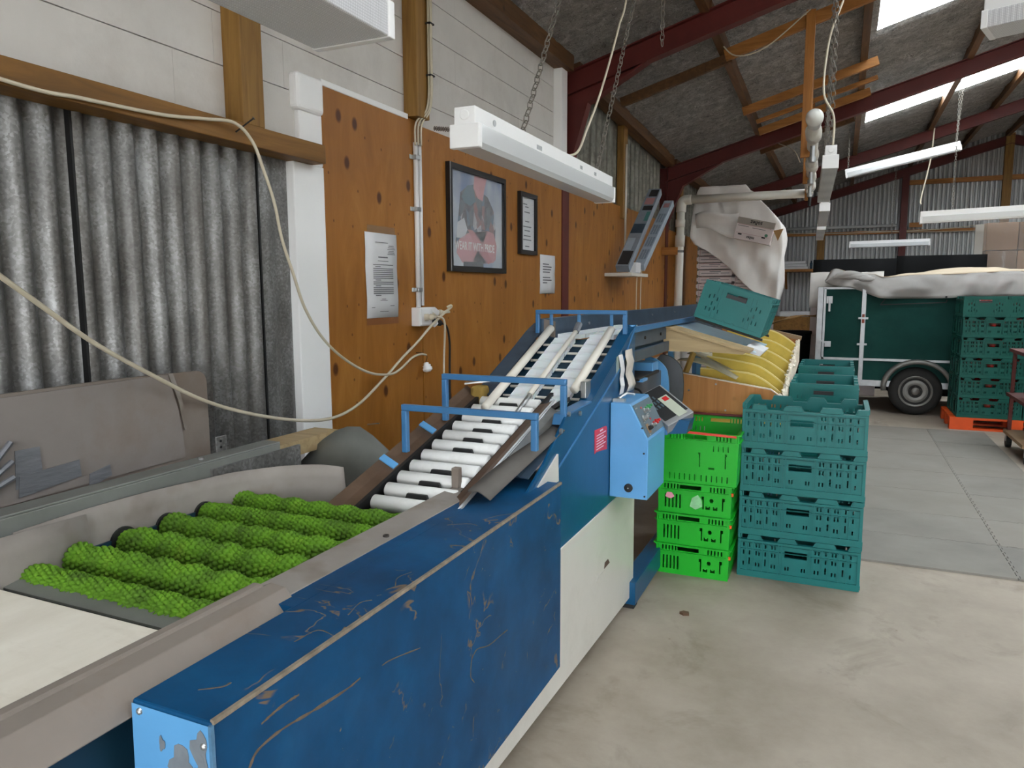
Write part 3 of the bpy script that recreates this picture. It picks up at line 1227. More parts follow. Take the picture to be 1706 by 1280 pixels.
# grey flap sheet at the end of the liner
mb = MB()
rows = []
for v in range(7):
    r = []
    for u in range(9):
        s = u / 8
        t = v / 6
        x = -1.90 + 0.47 * s + 0.03 * t
        y = 2.22 - 0.06 * s + 0.03 * math.sin(s * 2)
        zt = 0.84 + 0.165 * math.sin(min(1, s * 1.7) * math.pi / 2) - 0.10 * max(0, s - 0.66) / 0.34
        zb = 0.66 + 0.0 * s
        r.append((x, y - 0.25 * t * 0.4, zt + (zb - zt) * t))
    rows.append(r)
mb.grid(rows).build('flap_sheet', M_GREYB, bc, smooth=True, solid=0.004, fix=False)

# near-side rails and the worn blue chain guard
MB().prism([(-1.065, 0.897), (-1.045, 0.906), (-1.008, 0.902), (-0.966, 0.852), (-0.974, 0.846), (-1.016, 0.888), (-1.065, 0.886)], 'y', 0.15, 1.12).build('near_rail', M_LINER2, bc, bevel=0.002)
mb = MB()
mb.box(-1.074, -1.046, 0.15, 1.10, 0.884, 0.911)
mb.build('rubber_lip', M_LINER2, bc, bevel=0.006)
MB().prism([(-1.085, 0.893), (-1.0, 0.886), (-1.0, 0.872), (-1.085, 0.86)], 'y', 1.06, 1.985).build('near_rail', M_LINER, bc, bevel=0.002)
MB().box(-1.0, -0.955, 1.08, 2.178, 0.84, 0.8845).build('guard_flange', M_BLUE, bc)
MB().cyl((-1.02, 1.5, 0.886), (-1.02, 1.5, 0.8915), 0.008, 8).build('bolt', M_DARK, bc)
MB().box(-1.085, -1.06, 1.96, 1.985, 0.86, 0.955).build('end_post', M_LINER2, bc, bevel=0.003)
mb = MB().box(-1.10, -1.02, 0.1, 1.98, 0.10, 0.842)
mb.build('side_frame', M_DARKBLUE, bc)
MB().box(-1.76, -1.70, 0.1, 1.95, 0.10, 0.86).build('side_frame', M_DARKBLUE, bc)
for y in (0.3, 1.85):
    for x in (-1.73, -1.06):
        MB().box(x - 0.03, x + 0.03, y - 0.03, y + 0.03, 0.0, 0.12).build('leg', M_DARKBLUE, bc)
guard = MB().prism([(-0.985, 0.25), (-0.80, 0.25), (-0.80, 0.884), (-0.962, 0.884), (-0.964, 0.6)], 'y', 0.722, 2.18).build('chain_guard', M_BLUE, bc, bevel=0.004)
mb = MB()
mb.bar((-0.8005, 0.725, 0.8835), (-0.8005, 2.178, 0.8835), 0.007, 0.007)
mb.build('worn_edge', mat('bare_worn_edge', (150, 138, 122), 0.6, 0.3, 0.5, 0.3, 30), guard)
mb = MB()
mb.bar((-0.8005, 0.7225, 0.30), (-0.8005, 0.7225, 0.88), 0.006, 0.006)
mb.build('worn_edge', mat('bare_light_edge', (96, 140, 176), 0.5, 0.3, 0.5, 0.3, 30), guard)
M_BARE = mat('bare_chipped_metal', (140, 148, 156), 0.5, 0.4, 0.5, 0.15, 20)
endm = MB().quad((-0.978, 0.7212, 0.26), (-0.804, 0.7212, 0.26), (-0.804, 0.7212, 0.878), (-0.962, 0.7212, 0.878)).build('lit_end_face', M_SKY2, guard, fix=False)  # paler blue paints the light falling on the guard's end
mb = MB()
for cx, cz, rx, rz in ((-0.862, 0.805, 0.024, 0.027), (-0.823, 0.835, 0.016, 0.030), (-0.825, 0.782, 0.014, 0.04), (-0.90, 0.827, 0.006, 0.011)):
    pts = []
    for q in range(18):
        a = 2 * math.pi * q / 18
        k = 1 + 0.25 * math.sin(3 * a + cx * 40) + 0.12 * math.sin(5 * a + cz * 90)
        pts.append((cx + rx * k * math.cos(a), cz + rz * k * math.sin(a)))
    chip_y = 0.7203 - 0.0003 * len(mb.f) / 20
    mb.prism(pts, 'y', chip_y, chip_y + 0.0005)
stuff(mb.build('chipped_paint', M_BARE, guard, fix=True))
M_SCUFF = mat('brown_scuff', (104, 90, 76), 0.7, 0, 0.3, 0.25, 60)
mb = MB()


def scuff(pts, w, top):
    L_, R_2 = [], []
    for k, p in enumerate(pts):
        a = Vector(pts[max(0, k - 1)])
        b = Vector(pts[min(len(pts) - 1, k + 1)])
        n = Vector((-(b - a).y, (b - a).x)).normalized() * (w * (0.35 + 0.65 * random.random()))
        L_.append((p[0] + n.x, p[1] + n.y))
        R_2.append((p[0] - n.x, p[1] - n.y))
    poly = L_ + R_2[::-1]
    if top:
        mb.prism(poly, 'z', 0.8838, 0.8846)
    else:
        mb.prism(poly, 'x', -0.8005, -0.7992)


def dense(pts, n=5):
    return [(p.x, p.y) for p in [Vector(q) for q in spline([(a, b, 0) for a, b in pts], n)]]


random.seed(11)
scuff(dense([(0.79, 0.771), (0.81, 0.789), (0.865, 0.792), (0.939, 0.782), (1.032, 0.772), (1.078, 0.772)]), 0.0035, False)
scuff(dense([(1.15, 0.762), (1.18, 0.759), (1.24, 0.745), (1.295, 0.731)]), 0.0016, False)
scuff(dense([(0.82, 0.827), (0.853, 0.831), (0.889, 0.831), (0.908, 0.829)]), 0.0028, False)
scuff(dense([(1.535, 0.587), (1.56, 0.60), (1.585, 0.596), (1.638, 0.579), (1.712, 0.574), (1.752, 0.57)]), 0.0022, False)
scuff(dense([(1.54, 0.60), (1.53, 0.55), (1.55, 0.52)]), 0.002, False)
scuff(dense([(-0.888, 0.781), (-0.86, 0.803), (-0.857, 0.818)], 4), 0.0025, True)
scuff(dense([(-0.857, 0.967), (-0.848, 1.021), (-0.803, 1.015), (-0.81, 1.051)], 4), 0.0016, True)
scuff(dense([(-0.836, 1.095), (-0.848, 1.15), (-0.834, 1.171)], 4), 0.0018, True)
scuff(dense([(-0.928, 1.651), (-0.882, 1.683), (-0.853, 1.679)], 4), 0.0016, True)
scuff(dense([(-0.83, 1.25), (-0.85, 1.29), (-0.84, 1.33)], 4), 0.0014, True)
stuff(mb.build('scuff_marks', M_SCUFF, guard))
for x, z in ((-0.945, 0.868), (-0.815, 0.845)):
    MB().lathe((x, 0.7215, z), (0, -1, 0), [(0, 0.006), (0.003, 0.005), (0.005, 0.002)], 10).build('rivet', M_STEEL, guard)

# ---- rubber backboard standing against the iron wall
bb = thing('rubber_backboard', 'grey rubber sheet standing against the corrugated iron wall', 'rubber sheet', (-2.1, 1.3, 0.88))
pts = [(0.2, 0.90), (1.975, 0.90), (1.975, 1.175)]
for q in range(7):
    a = math.pi / 2 * q / 6
    pts.append((1.93 + 0.045 * math.cos(a), 1.175 + 0.045 * math.sin(a)))
pts += [(1.6, 1.226), (1.2, 1.222), (0.7, 1.21), (0.2, 1.205)]
MB().prism(pts, 'x', -2.12, -2.108).build('sheet', M_LINER2, bb)
MB().prism([(0.9, 0.905), (1.855, 0.92), (1.85, 1.0), (1.835, 1.1), (1.80, 1.221), (0.9, 1.208)], 'x', -2.106, -2.10).build('overlay_sheet', mat('grey_rubber_overlay', (140, 132, 128), 0.8, 0, 0.3, 0.08, 3, (1, 1, 1), 0.04, 20, (118, 96, 72), 0.4, 2.4), bb)
mb = MB()
mb.grid([[(-2.097, 1.80, 1.224), (-2.097, 1.818, 1.224)], [(-2.096, 1.835, 1.13), (-2.096, 1.85, 1.13)], [(-2.096, 1.855, 1.02), (-2.096, 1.862, 1.02)]])
mb.build('curled_edge', M_LINER, bb, solid=0.003, fix=False)
MB().box(-2.10, -2.03, 0.4, 1.985, 0.888, 0.894).box(-2.036, -2.03, 0.4, 1.985, 0.85, 0.925).build('steel_angle', mat('brown_angle_steel', (112, 88, 82), 0.55, 0.2, 0.4, 0.12, 6), bb)
br = MB().box(-2.03, -2.024, 1.925, 1.975, 0.90, 0.985).build('bracket', M_GALV, bb, bevel=0.002)
for z in (0.945, 0.967):
    MB().cyl((-2.024, 1.945, z), (-2.0225, 1.945, z), 0.005, 8).build('hole', M_BLACK, br)
for (y0, y1, z0, z1, s) in ((1.265, 1.345, 0.95, 1.06, 0.0), (1.27, 1.46, 0.925, 0.985, 0.04), (1.48, 1.56, 0.90, 0.945, 0.05)):
    MB().prism([(y0, z0), (y1, z0 + s * 0.5), (y1 - 0.004, z1 + s * 0.3), (y0 + 0.006, z1)], 'x', -2.0985 + 3 * s * 0.02, -2.0965 + 3 * s * 0.02).build('tape_patch', M_TAPE, bb)
for z, s in ((0.96, 0.03), (0.985, 0.05), (1.01, 0.08)):
    MB().tube(spline([(-2.085, 1.10, z - 0.02), (-2.08, 1.17, z), (-2.085, 1.255, z + s)], 4), 0.008, 6).build('tape_roll', M_TAPE, bb)

# ================================================================ INCLINE GRADER
gr = thing('fruit_grader', 'blue incline fruit grader with white rollers, PVC bars and control box', 'grading machine', (-1.08, 2.8, 0.0))
# white lower panel with the bent edge
MB().prism([(1.5, 0.13), (1.5, 0.55), (2.05, 0.61), (3.31, 0.612), (3.32, 0.053)], 'x', -0.858, -0.848).build('lower_panel', M_PANELW, gr, bevel=0.003)
lp = MB().prism([(2.06, 0.87), (2.275, 0.955), (2.28, 0.86)], 'x', -0.852, -0.846).build('corner_panel', M_PANELW, gr)
d = MB().prism([(2.83, 0.352), (2.91, 0.352), (2.885, 0.376), (2.84, 0.376)], 'x', -0.8478, -0.8468).build('finger_slot', mat('brown_slot', (92, 70, 60), 0.7), gr)
MB().prism([(2.72, 0.335), (2.83, 0.325), (2.835, 0.345), (2.76, 0.352)], 'x', -0.8478, -0.846).build('dented_lip', M_PANELW, gr)
MB().box(-1.33, -0.86, 3.30, 3.33, 0.05, 0.60).build('panel_return', M_PANELW, gr)
# blue side panels
side = [(1.62, 0.60), (3.29, 0.60), (3.29, 1.335), (3.2, 1.305), (3.07, 1.245), (2.66, 1.078), (2.372, 1.07), (2.16, 0.945), (1.90, 0.83), (1.62, 0.78)]
sp_ = MB().prism(side, 'x', -0.862, -0.852).build('side_panel', M_BLUE2, gr, bevel=0.002)
mb = MB()
cre = [(2.26, 0.888), (2.284, 0.902), (3.06, 1.178), (3.12, 1.22), (3.285, 1.335)]
for (a, b) in zip(cre[:-1], cre[1:]):
    mb.bar((-0.851, a[0], a[1]), (-0.851, b[0], b[1]), 0.006, 0.007, (1, 0, 0))
mb.build('folded_edge', M_SKY, sp_)
MB().prism([(1.62, 0.60), (3.29, 0.60), (3.29, 1.335), (3.2, 1.305), (3.07, 1.245), (2.70, 1.08), (2.66, 0.98), (1.62, 0.74)], 'x', -1.352, -1.342).build('side_panel', M_BLUE2, gr)
mb = MB()
for x0, x1 in ((-1.36, -1.285), (-0.905, -0.852)):
    mb2 = MB()
    p = [(2.66, 1.075), (3.07, 1.243), (3.21, 1.305), (3.31, 1.338)]
    mb2.grid([[(x0, y, z + 0.006), (x1, y, z + 0.006)] for y, z in p])
    mb2.build('top_flange', M_BLUE2 if x0 > -1 else M_BLUEGREY, gr, solid=0.006, fix=False)
MB().prism([(2.35, 1.04), (2.66, 1.04), (2.68, 1.084), (2.372, 1.075)], 'x', -0.900, -0.853).build('shoulder_plate', M_SKY, gr, bevel=0.002)
# floor rails, back leg
MB().box(-0.90, -0.82, 3.25, 4.4, 0.025, 0.135).build('base_rail', M_BLUE2, gr, bevel=0.003)
MB().box(-0.89, -0.83, 3.265, 3.33, 0.0, 0.03).build('foot', M_BLACK, gr)
MB().box(-1.38, -1.30, 1.9, 7.8, 0.025, 0.135).build('base_rail', M_BLUE2, gr)
for y in (2.2, 4.3, 7.6):
    MB().box(-1.36, -1.30, y - 0.04, y + 0.04, 0.0, 1.25 if y > 3.3 else 0.8).build('leg', M_SKY, gr)
MB().box(-0.90, -0.85, 7.5, 7.58, 0.0, 1.25).build('leg', M_SKY, gr)
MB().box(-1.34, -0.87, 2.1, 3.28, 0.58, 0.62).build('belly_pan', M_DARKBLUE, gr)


# sloping lines of the machine
def zl(y):
    return 0.850 + 0.2755 * (y - 1.85)


def zu2(y):
    return 1.045 + 0.395 * (y - 2.5)


# white rollers of the lower incline
for k in range(11):
    y = 1.85 + 0.0758 * k
    z = zl(y)
    ro = MB().lathe((-1.30, y, z), (1, 0, 0), [(0, 0.020), (0.004, 0.025), (0.25, 0.025), (0.254, 0.02)], 20).build('roller', M_ROLL, gr, smooth=True)
    if k and k != 4:
        x0 = -1.165 - 0.0 * k
        w = 0.085
        yb, zb = y - 0.038, zl(y - 0.038) + 0.006
        MB().prism([(x0 - w / 2, zb - 0.006), (x0 + w / 2, zb - 0.006), (x0 + w / 2 - 0.008, zb + 0.014), (x0 - w / 2 + 0.008, zb + 0.014)], 'y', yb - 0.006, yb + 0.004).build('paddle', M_BLACK, ro)
MB().prism([(1.75, zl(1.75) - 0.06), (2.70, zl(2.70) - 0.06), (2.70, zl(2.70) - 0.045), (1.75, zl(1.75) - 0.045)], 'x', -1.33, -1.03).build('roller_bed', M_BLACK, gr)
for x0, x1 in ((-1.332, -1.318), (-1.040, -1.026)):
    MB().prism([(1.74, zl(1.74) - 0.03), (2.70, zl(2.7) - 0.03), (2.70, zl(2.7) + 0.016), (1.74, zl(1.74) + 0.016)], 'x', x0, x1).build('edge_belt', M_BLACK, gr)


def guide(x0, x1, dz0, dz1, ya, yb, m, name='guide_plate'):
    mb = MB()
    n = 6
    rows = []
    for q in range(n + 1):
        y = ya + (yb - ya) * q / n
        rows.append([(x0, y, zl(y) + dz0), ((x0 + x1) / 2, y, zl(y) + (dz0 + dz1) / 2 - 0.004), (x1, y, zl(y) + dz1)])
    return mb.grid(rows).build(name, m, gr, solid=0.004, fix=False)


guide(-1.395, -1.334, 0.042, 0.012, 1.68, 2.66, M_BROWN)
guide(-1.026, -0.972, 0.026, 0.046, 1.72, 2.56, M_BROWN)
guide(-0.972, -0.960, 0.050, 0.050, 1.72, 2.56, M_ALU, 'aluminium_strip')
guide(-0.960, -0.915, 0.044, 0.030, 1.9, 2.5, M_STEEL, 'polished_strip')
guide(-0.915, -0.862, 0.028, 0.016, 2.05, 2.45, M_BLUEGREY, 'blue_strip')
for y in (2.02, 2.28):
    mb = MB()
    mb.grid([[(-1.394, y, zl(y) + 0.047), (-1.337, y, zl(y) + 0.018)], [(-1.394, y + 0.03, zl(y + 0.03) + 0.047), (-1.337, y + 0.03, zl(y + 0.03) + 0.018)]])
    mb.build('cross_bar', M_SKY2, gr, solid=0.005, fix=False)
# rubber flap over the near side
mb = MB()
rows = []
for q in range(9):
    t = q / 8
    y = 1.84 + 0.50 * t
    xi = -0.965 + 0.07 * t
    xo = -0.872 + 0.026 * t - 0.02 * (1 - t)
    zi = 0.925 + 0.115 * t + 0.006 * math.sin(t * 5)
    zo = 0.905 + 0.120 * t
    rows.append([(xi, y, zi), ((xi + xo) / 2, y, (zi + zo) / 2 + 0.012 * (1 - t)), (xo, y, zo)])
mb.grid(rows).build('rubber_flap', mat('dark_grey_flap', (98, 94, 90), 0.75, 0, 0.3, 0.12, 5), gr, smooth=True, solid=0.004, fix=False)
MB().prism([(-0.99, 1.055), (-0.93, 1.10), (-0.925, 1.085), (-0.985, 1.045)], 'y', 2.50, 2.62).build('black_flap', M_BLACK, gr)
# sponge wedge at the end of the left guide
mb = MB()
mb.box(-1.36, -1.30, 2.62, 2.69, 1.04, 1.12)
mb.build('sponge', M_SPONGE, gr, bevel=0.015, segs=3)
MB().bar((-1.40, 2.66, 1.125), (-1.28, 2.70, 1.14), 0.04, 0.006).build('tin_strip', M_STEEL, gr)


# three blue hoop frames
def hoop(y, x0, x1, zb0, zb1, zt, s=0.021, drops=()):
    mb = MB()
    mb.box(x0, x1, y - s / 2, y + s / 2, zt - s, zt)
    mb.box(x0, x0 + s, y - s / 2, y + s / 2, zb0, zt - s)
    mb.box(x1 - s, x1, y - s / 2, y + s / 2, zb1, zt - s)
    for x, zb in drops:
        mb.box(x - 0.008, x + 0.008, y - 0.005, y + 0.005, zb, zt - s)
    return mb.build('hoop_frame', M_SKY, gr, bevel=0.003)


hoop(2.10, -1.348, -0.850, 0.955, 1.0, 1.121)
hoop(2.38, -1.348, -0.856, 1.02, 1.066, 1.197)
hoop(3.20, -1.305, -0.866, 1.305, 1.308, 1.415, 0.019, ((-1.228, 1.34), (-1.092, 1.345), (-0.938, 1.34)))
for x, y, z in ((-0.85, 2.38, 1.075), (-0.85, 2.30, 1.03), (-0.85, 2.5, 1.06)):
    MB().cyl((x, y, z), (x + 0.008, y, z), 0.009, 8).build('bolt', M_STEEL, gr)
# white guide bars
MB().tube([(-1.232, 2.50, zu2(2.50) + 0.012), (-1.226, 3.19, zu2(3.19) + 0.012)], 0.0175, 16).build('guide_bar', M_PVCBAR, gr, smooth=True)
MB().tube([(-1.095, 2.62, zu2(2.62) + 0.008), (-1.094, 3.17, zu2(3.17) + 0.012)], 0.0105, 14).build('guide_bar', M_PVCBAR, gr, smooth=True)
MB().tube([(-0.925, 2.66, zu2(2.66) + 0.014), (-0.936, 3.19, zu2(3.19) + 0.012)], 0.0175, 16).build('guide_bar', M_PVCBAR, gr, smooth=True)
MB().cyl((-1.094, 3.16, zu2(3.16) + 0.012), (-1.093, 3.205, 1.35), 0.016, 8).build('taped_joint', M_TAPE, gr)
MB().tube([(-1.095, 2.48, zu2(2.48) + 0.004), (-1.095, 2.66, zu2(2.66) + 0.006)], 0.0095, 12).build('steel_sleeve', M_STEEL, gr, smooth=True)
# cup conveyor
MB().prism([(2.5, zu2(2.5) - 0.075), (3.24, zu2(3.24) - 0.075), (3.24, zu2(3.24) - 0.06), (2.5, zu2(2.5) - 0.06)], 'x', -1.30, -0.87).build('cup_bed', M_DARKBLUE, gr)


def cup(x0, x1, y, zf, slope, L=0.062, nm='cup'):
    h = 0.020
    mb = MB()
    rows = []
    for q in range(5):
        t = q / 4
        yy = y + L * t
        z0 = zf(yy)
        dip = -0.010 * math.sin(math.pi * t)
        rows.append([(x0, yy, z0 + dip * 0.4), (x0 + (x1 - x0) * 0.3, yy, z0 + dip), (x0 + (x1 - x0) * 0.7, yy, z0 + dip), (x1, yy, z0 + dip * 0.4)])
    mb.grid(rows)
    # front lip
    yy = y
    z0 = zf(yy)
    mb.quad((x0, yy, z0), (x1, yy, z0), (x1, yy - 0.004, z0 - h), (x0, yy - 0.004, z0 - h))
    mb.quad((x0, yy, z0), (x0, yy - 0.004, z0 - h), (x0, y + L, zf(y + L) - h), (x0, y + L, zf(y + L)))
    mb.quad((x1, yy, z0), (x1, y + L, zf(y + L)), (x1, y + L, zf(y + L) - h), (x1, yy - 0.004, z0 - h))
    return mb.build(nm, M_CUP, gr, smooth=False, fix=False)


for k in range(9):
    y = 2.53 + 0.0745 * k
    cup(-1.205, -1.105, y, lambda q: zu2(q) - 0.030, 0.395)
    cup(-1.045, -0.955, y, lambda q: zu2(q) - 0.030, 0.395)
    MB().cyl((-1.25, y + 0.03, zu2(y + 0.03) - 0.05), (-0.89, y + 0.03, zu2(y + 0.03) - 0.05), 0.006, 6).build('cup_axle', M_PVC, gr)
for x in (-1.262, -0.893):
    mb = MB()
    for k in range(22):
        y = 2.5 + 0.034 * k
        mb.bar((x, y, zu2(y) - 0.034), (x, y + 0.026, zu2(y + 0.026) - 0.034), 0.022, 0.012)
        mb.cyl((x - 0.016, y + 0.013, zu2(y + 0.013) - 0.034), (x + 0.016, y + 0.013, zu2(y + 0.013) - 0.034), 0.005, 5)
    mb.build('drive_chain', M_DARK, gr)
for k in range(14):
    y = 3.225 + 0.0745 * k
    for x0, x1 in ((-1.205, -1.09), (-1.05, -0.935)):
        cup(x0, x1, y, lambda q: 1.302, 0)
mb = MB().box(-0.900, -0.878, 2.66, 2.72, 1.09, 1.155)
mb.build('bearing_plate', M_STEEL, gr, bevel=0.003)
# sorter run behind: side rails
MB().box(-1.305, -1.275, 3.22, 7.9, 1.262, 1.372).build('sorter_rail', M_BLUEGREY, gr, bevel=0.003)
MB().box(-1.275, -1.262, 3.3, 7.9, 1.25, 1.262).build('sorter_rail_lip', M_BROWN, gr)
MB().prism([(-1.30, 1.30), (-1.22, 1.285), (-1.22, 1.36), (-1.30, 1.375)], 'y', 3.225, 3.235).build('grey_flap', M_LINER2, gr)
MB().box(-0.885, -0.855, 3.27, 7.9, 1.310, 1.335).build('sorter_rail', M_SKY, gr, bevel=0.002)
MB().box(-0.905, -0.885, 3.29, 7.9, 1.235, 1.312).build('sorter_side', M_BLUEGREY, gr)
MB().box(-0.885, -0.868, 3.29, 7.9, 1.168, 1.222).build('sorter_side', M_BLUEGREY, gr, bevel=0.003)
MB().box(-0.91, -0.90, 3.29, 7.9, 1.21, 1.24).build('sorter_side', M_DARKBLUE, gr)
MB().box(-1.27, -0.91, 3.3, 7.9, 1.22, 1.24).build('sorter_bed', M_DARK, gr)
MB().cyl((-0.868, 3.30, 1.345), (-0.868, 3.30, 1.318), 0.014, 10).build('pivot_cap', M_SKY2, gr)
for y in (3.6, 3.95):
    MB().cyl((-0.884, y, 1.27), (-0.878, y, 1.27), 0.008, 8).build('bolt', M_DARK, gr)
for y in (3.9, 4.6, 5.4, 6.2):
    MB().cyl((-1.2745, y, 1.325), (-1.268, y, 1.325), 0.008, 8).build('bolt', M_STEEL, gr)
for y, x in ((4.40, -0.917), (5.20, -0.890)):
    MB().box(x - 0.016, x + 0.016, y - 0.02, y + 0.02, 0.80, 1.20).build('support_post', M_SKY2, gr, bevel=0.003)
# weigh heads and guards below the sorter
MB().box(-1.10, -0.90, 3.45, 4.15, 0.955, 1.06).build('weigh_unit', mat('dark_grey_unit', (82, 88, 96), 0.5, 0.2, 0.4, 0.1, 8), gr, bevel=0.004)
MB().box(-1.06, -0.885, 3.50, 3.95, 1.06, 1.075).build('weigh_plate', M_DARK, gr, bevel=0.003)
MB().box(-1.06, -0.87, 3.52, 3.62, 1.055, 1.068).build('blue_clip', M_SKY2, gr)
MB().box(-1.05, -0.90, 3.86, 3.99, 1.06, 1.12).build('blue_bracket', M_SKY2, gr, bevel=0.004)
for y0, m, dx in ((4.06, M_SKY2, 0.0), (4.22, mat('dark_curved_guard', (96, 98, 102), 0.5, 0.3, 0.4, 0.15, 5), 0.05)):
    rows = []
    for q in range(13):
        a = math.pi * 0.62 * q / 12
        x = -0.99 + dx + 0.135 * math.sin(a)
        z = 1.00 + 0.135 * math.cos(a) - 0.11 * max(0, q - 7) / 5
        rows.append([(x, y0, z), (x, y0 + 0.012, z)])
    mb = MB()
    prof = [(p[0][0], p[0][2]) for p in rows] + [(-0.90 + dx, 0.78), (-1.0, 0.78), (-1.0, 1.06)]
    mb.prism(prof, 'y', y0, y0 + 0.02)
    mb.build('curved_guard', m, gr)
MB().tube(spline([(-0.95, 3.5, 1.03), (-0.87, 3.47, 1.02), (-0.85, 3.46, 0.96), (-0.88, 3.5, 0.92)], 6), 0.006, 6).build('black_cable', M_BLACK, gr)

# control box
cb = MB().prism([(-0.85, 0.645), (-0.689, 0.645), (-0.689, 0.894), (-0.767, 1.043), (-0.85, 1.043)], 'y', 2.90, 3.21).build('control_box', M_SKY2, gr, bevel=0.003)
n_ = Vector((0.149, 0, 0.078)).normalized()
up_ = Vector((-0.078, 0, 0.149)).normalized()
Mp = frame_matrix(Vector((-0.728, 3.055, 0.9685)) + n_ * 0.0005, (0, 1, 0), up_)
MB().box(-0.145, 0.145, -0.072, 0.072, 0.0005, 0.003, Mp).build('control_panel', M_GREYP, cb)


def on_panel(u, v, w=0.003):
    return Mp @ Vector((u, v, w))


nz = (Mp.to_3x3() @ Vector((0, 0, 1)))
for u, v, m, r in ((-0.095, 0.005, M_STEEL, 0.011), (-0.035, 0.030, M_STEEL, 0.008), (0.005, 0.034, M_GRNBTN, 0.007), (0.045, 0.038, M_GRNBTN, 0.007),
                   (-0.025, -0.040, M_STEEL, 0.008), (0.015, -0.038, M_REDBTN, 0.007), (0.055, -0.034, M_REDBTN, 0.007)):
    k = MB().lathe(on_panel(u, v), nz, [(0, r + 0.003), (0.006, r + 0.003), (0.007, r), (0.022, r * 0.85), (0.024, r * 0.5)], 12).build('button', M_STEEL if m is M_STEEL else m, cb, smooth=False)
for u, v in ((-0.055, 0.048), (0.0, -0.012)):
    MB().box(u - 0.006, u + 0.006, v - 0.004, v + 0.004, 0.003, 0.005, Mp).build('red_lamp', M_REDBTN, cb)
MB().box(-0.105, -0.068, -0.062, -0.022, 0.003, 0.005, Mp).build('switch_plate', M_WOODY, cb)
MB().lathe(on_panel(-0.085, -0.042, 0.005), nz, [(0, 0.010), (0.012, 0.009), (0.02, 0.005)], 10).build('black_switch', M_BLACK, cb)
mb = MB()
for u, v, w in ((-0.12, 0.055, 0.035), (-0.10, -0.012, 0.016), (0.0, 0.012, 0.03), (0.045, 0.016, 0.026), (0.0, 0.004, 0.02), (-0.10, -0.068, 0.02)):
    mb.box(u - w / 2, u + w / 2, v - 0.0025, v + 0.0025, 0.003, 0.0034, Mp)
stuff(mb.build('panel_print', M_ALU, cb))
MB().lathe((-0.768, 2.90, 0.690), (0, -1, 0), [(0, 0.018), (0.006, 0.018), (0.008, 0.014), (0.009, 0.003)], 20).build('black_grommet', M_BLACK, cb)
MB().cyl((-0.768, 2.8905, 0.690), (-0.768, 2.889, 0.690), 0.003, 8).build('screw', M_STEEL, cb)
for x, z in ((-0.715, 0.945), (-0.706, 0.84), (-0.70, 0.66)):
    MB().cyl((x, 2.9, z), (x, 2.897, z), 0.004, 8).build('screw', M_DARK, cb)
mb = MB().box(-0.85, -0.80, 2.93, 2.96, 1.043, 1.055).tube([(-0.83, 2.95, 1.055), (-0.815, 3.02, 1.068), (-0.80, 3.09, 1.055)], 0.006, 6)
mb.build('lid_clasp', M_STEEL, cb)
# tilted read-out unit behind the box
Mr = frame_matrix((-0.715, 3.30, 0.985), Vector((0.173, -0.10, -0.10)), Vector((-0.02, 0.155, 0.11)))
ru = MB().box(-0.115, 0.115, -0.075, 0.075, -0.05, 0.0, Mr).build('readout_unit', M_ALU, gr, bevel=0.003)
MB().box(-0.110, 0.085, -0.066, 0.066, 0.0, 0.0015, Mr).build('black_face', M_BLACK, ru)
MB().box(-0.045, 0.10, 0.0, 0.05, 0.0015, 0.003, Mr).build('display', M_LCD, ru)
MB().box(-0.038, -0.012, 0.016, 0.042, 0.003, 0.0036, Mr).build('red_mark', M_REDBTN, ru)
mb = MB()
for q in range(3):
    for s in range(3):
        mb.box(-0.07 + 0.03 * q, -0.05 + 0.03 * q, -0.05 + 0.018 * s, -0.042 + 0.018 * s, 0.0015, 0.0025, Mr)
stuff(mb.build('key_row', M_GREYP, ru))
MB().box(-0.705, -0.68, 3.22, 3.26, 0.86, 0.92).build('readout_bracket', M_SKY, gr, bevel=0.002)
MB().prism([(-0.70, 0.86), (-0.60, 0.87), (-0.585, 0.93), (-0.70, 0.93)], 'y', 3.24, 3.36).build('readout_housing', M_BLUE2, gr)

# warning label and hanging papers
lb = MB().prism([(2.694, 0.868), (2.712, 0.872), (2.857, 0.856), (2.856, 0.945), (2.845, 0.955), (2.692, 0.962)], 'x', -0.8518, -0.8505).build('warning_label', M_REDLAB, gr)
mb = MB()
for q in range(6):
    z = 0.935 - 0.011 * q
    mb.box(-0.8505, -0.8502, 2.715, 2.84 - 0.03 * (q % 2), z - 0.002, z + 0.002)
mb.box(-0.8505, -0.8502, 2.76, 2.80, 0.945, 0.952)
stuff(mb.build('label_print', M_PINKLAB, lb))
rows = [[(-0.846 + 0.004 * math.sin(v * 2.3), 3.02 + 0.05 * math.sin(v * 0.8) * 0.3 + dy, 1.06 + 0.17 * v / 5) for dy in (0.0, 0.06)] for v in range(6)]
MB().grid(rows).build('paper_sheet', M_PAPER, gr, solid=0.001, fix=False)
rows = [[(-0.838 + 0.008 * math.sin(v * 1.6), 3.10 + 0.02 * math.sin(v * 0.9) + dy, 1.06 + 0.185 * v / 7) for dy in (0.0, 0.05, 0.11)] for v in range(8)]
MB().grid(rows).build('rag_strip', mat('pale_rag', (206, 198, 188), 0.9, 0, 0.2, 0.08, 20, (1, 1, 1), 0.2, 60), gr, smooth=True, solid=0.003, fix=False)
MB().prism([(2.985, 1.15), (3.06, 1.16), (3.06, 1.235), (2.985, 1.225)], 'x', -0.8518, -0.8506).build('pale_sticker', mat('grey_green_sticker', (150, 166, 160), 0.5), gr)

# ================================================================ CRATES
M_HANDLE = mat('dark_grey_handle', (38, 38, 42), 0.5)


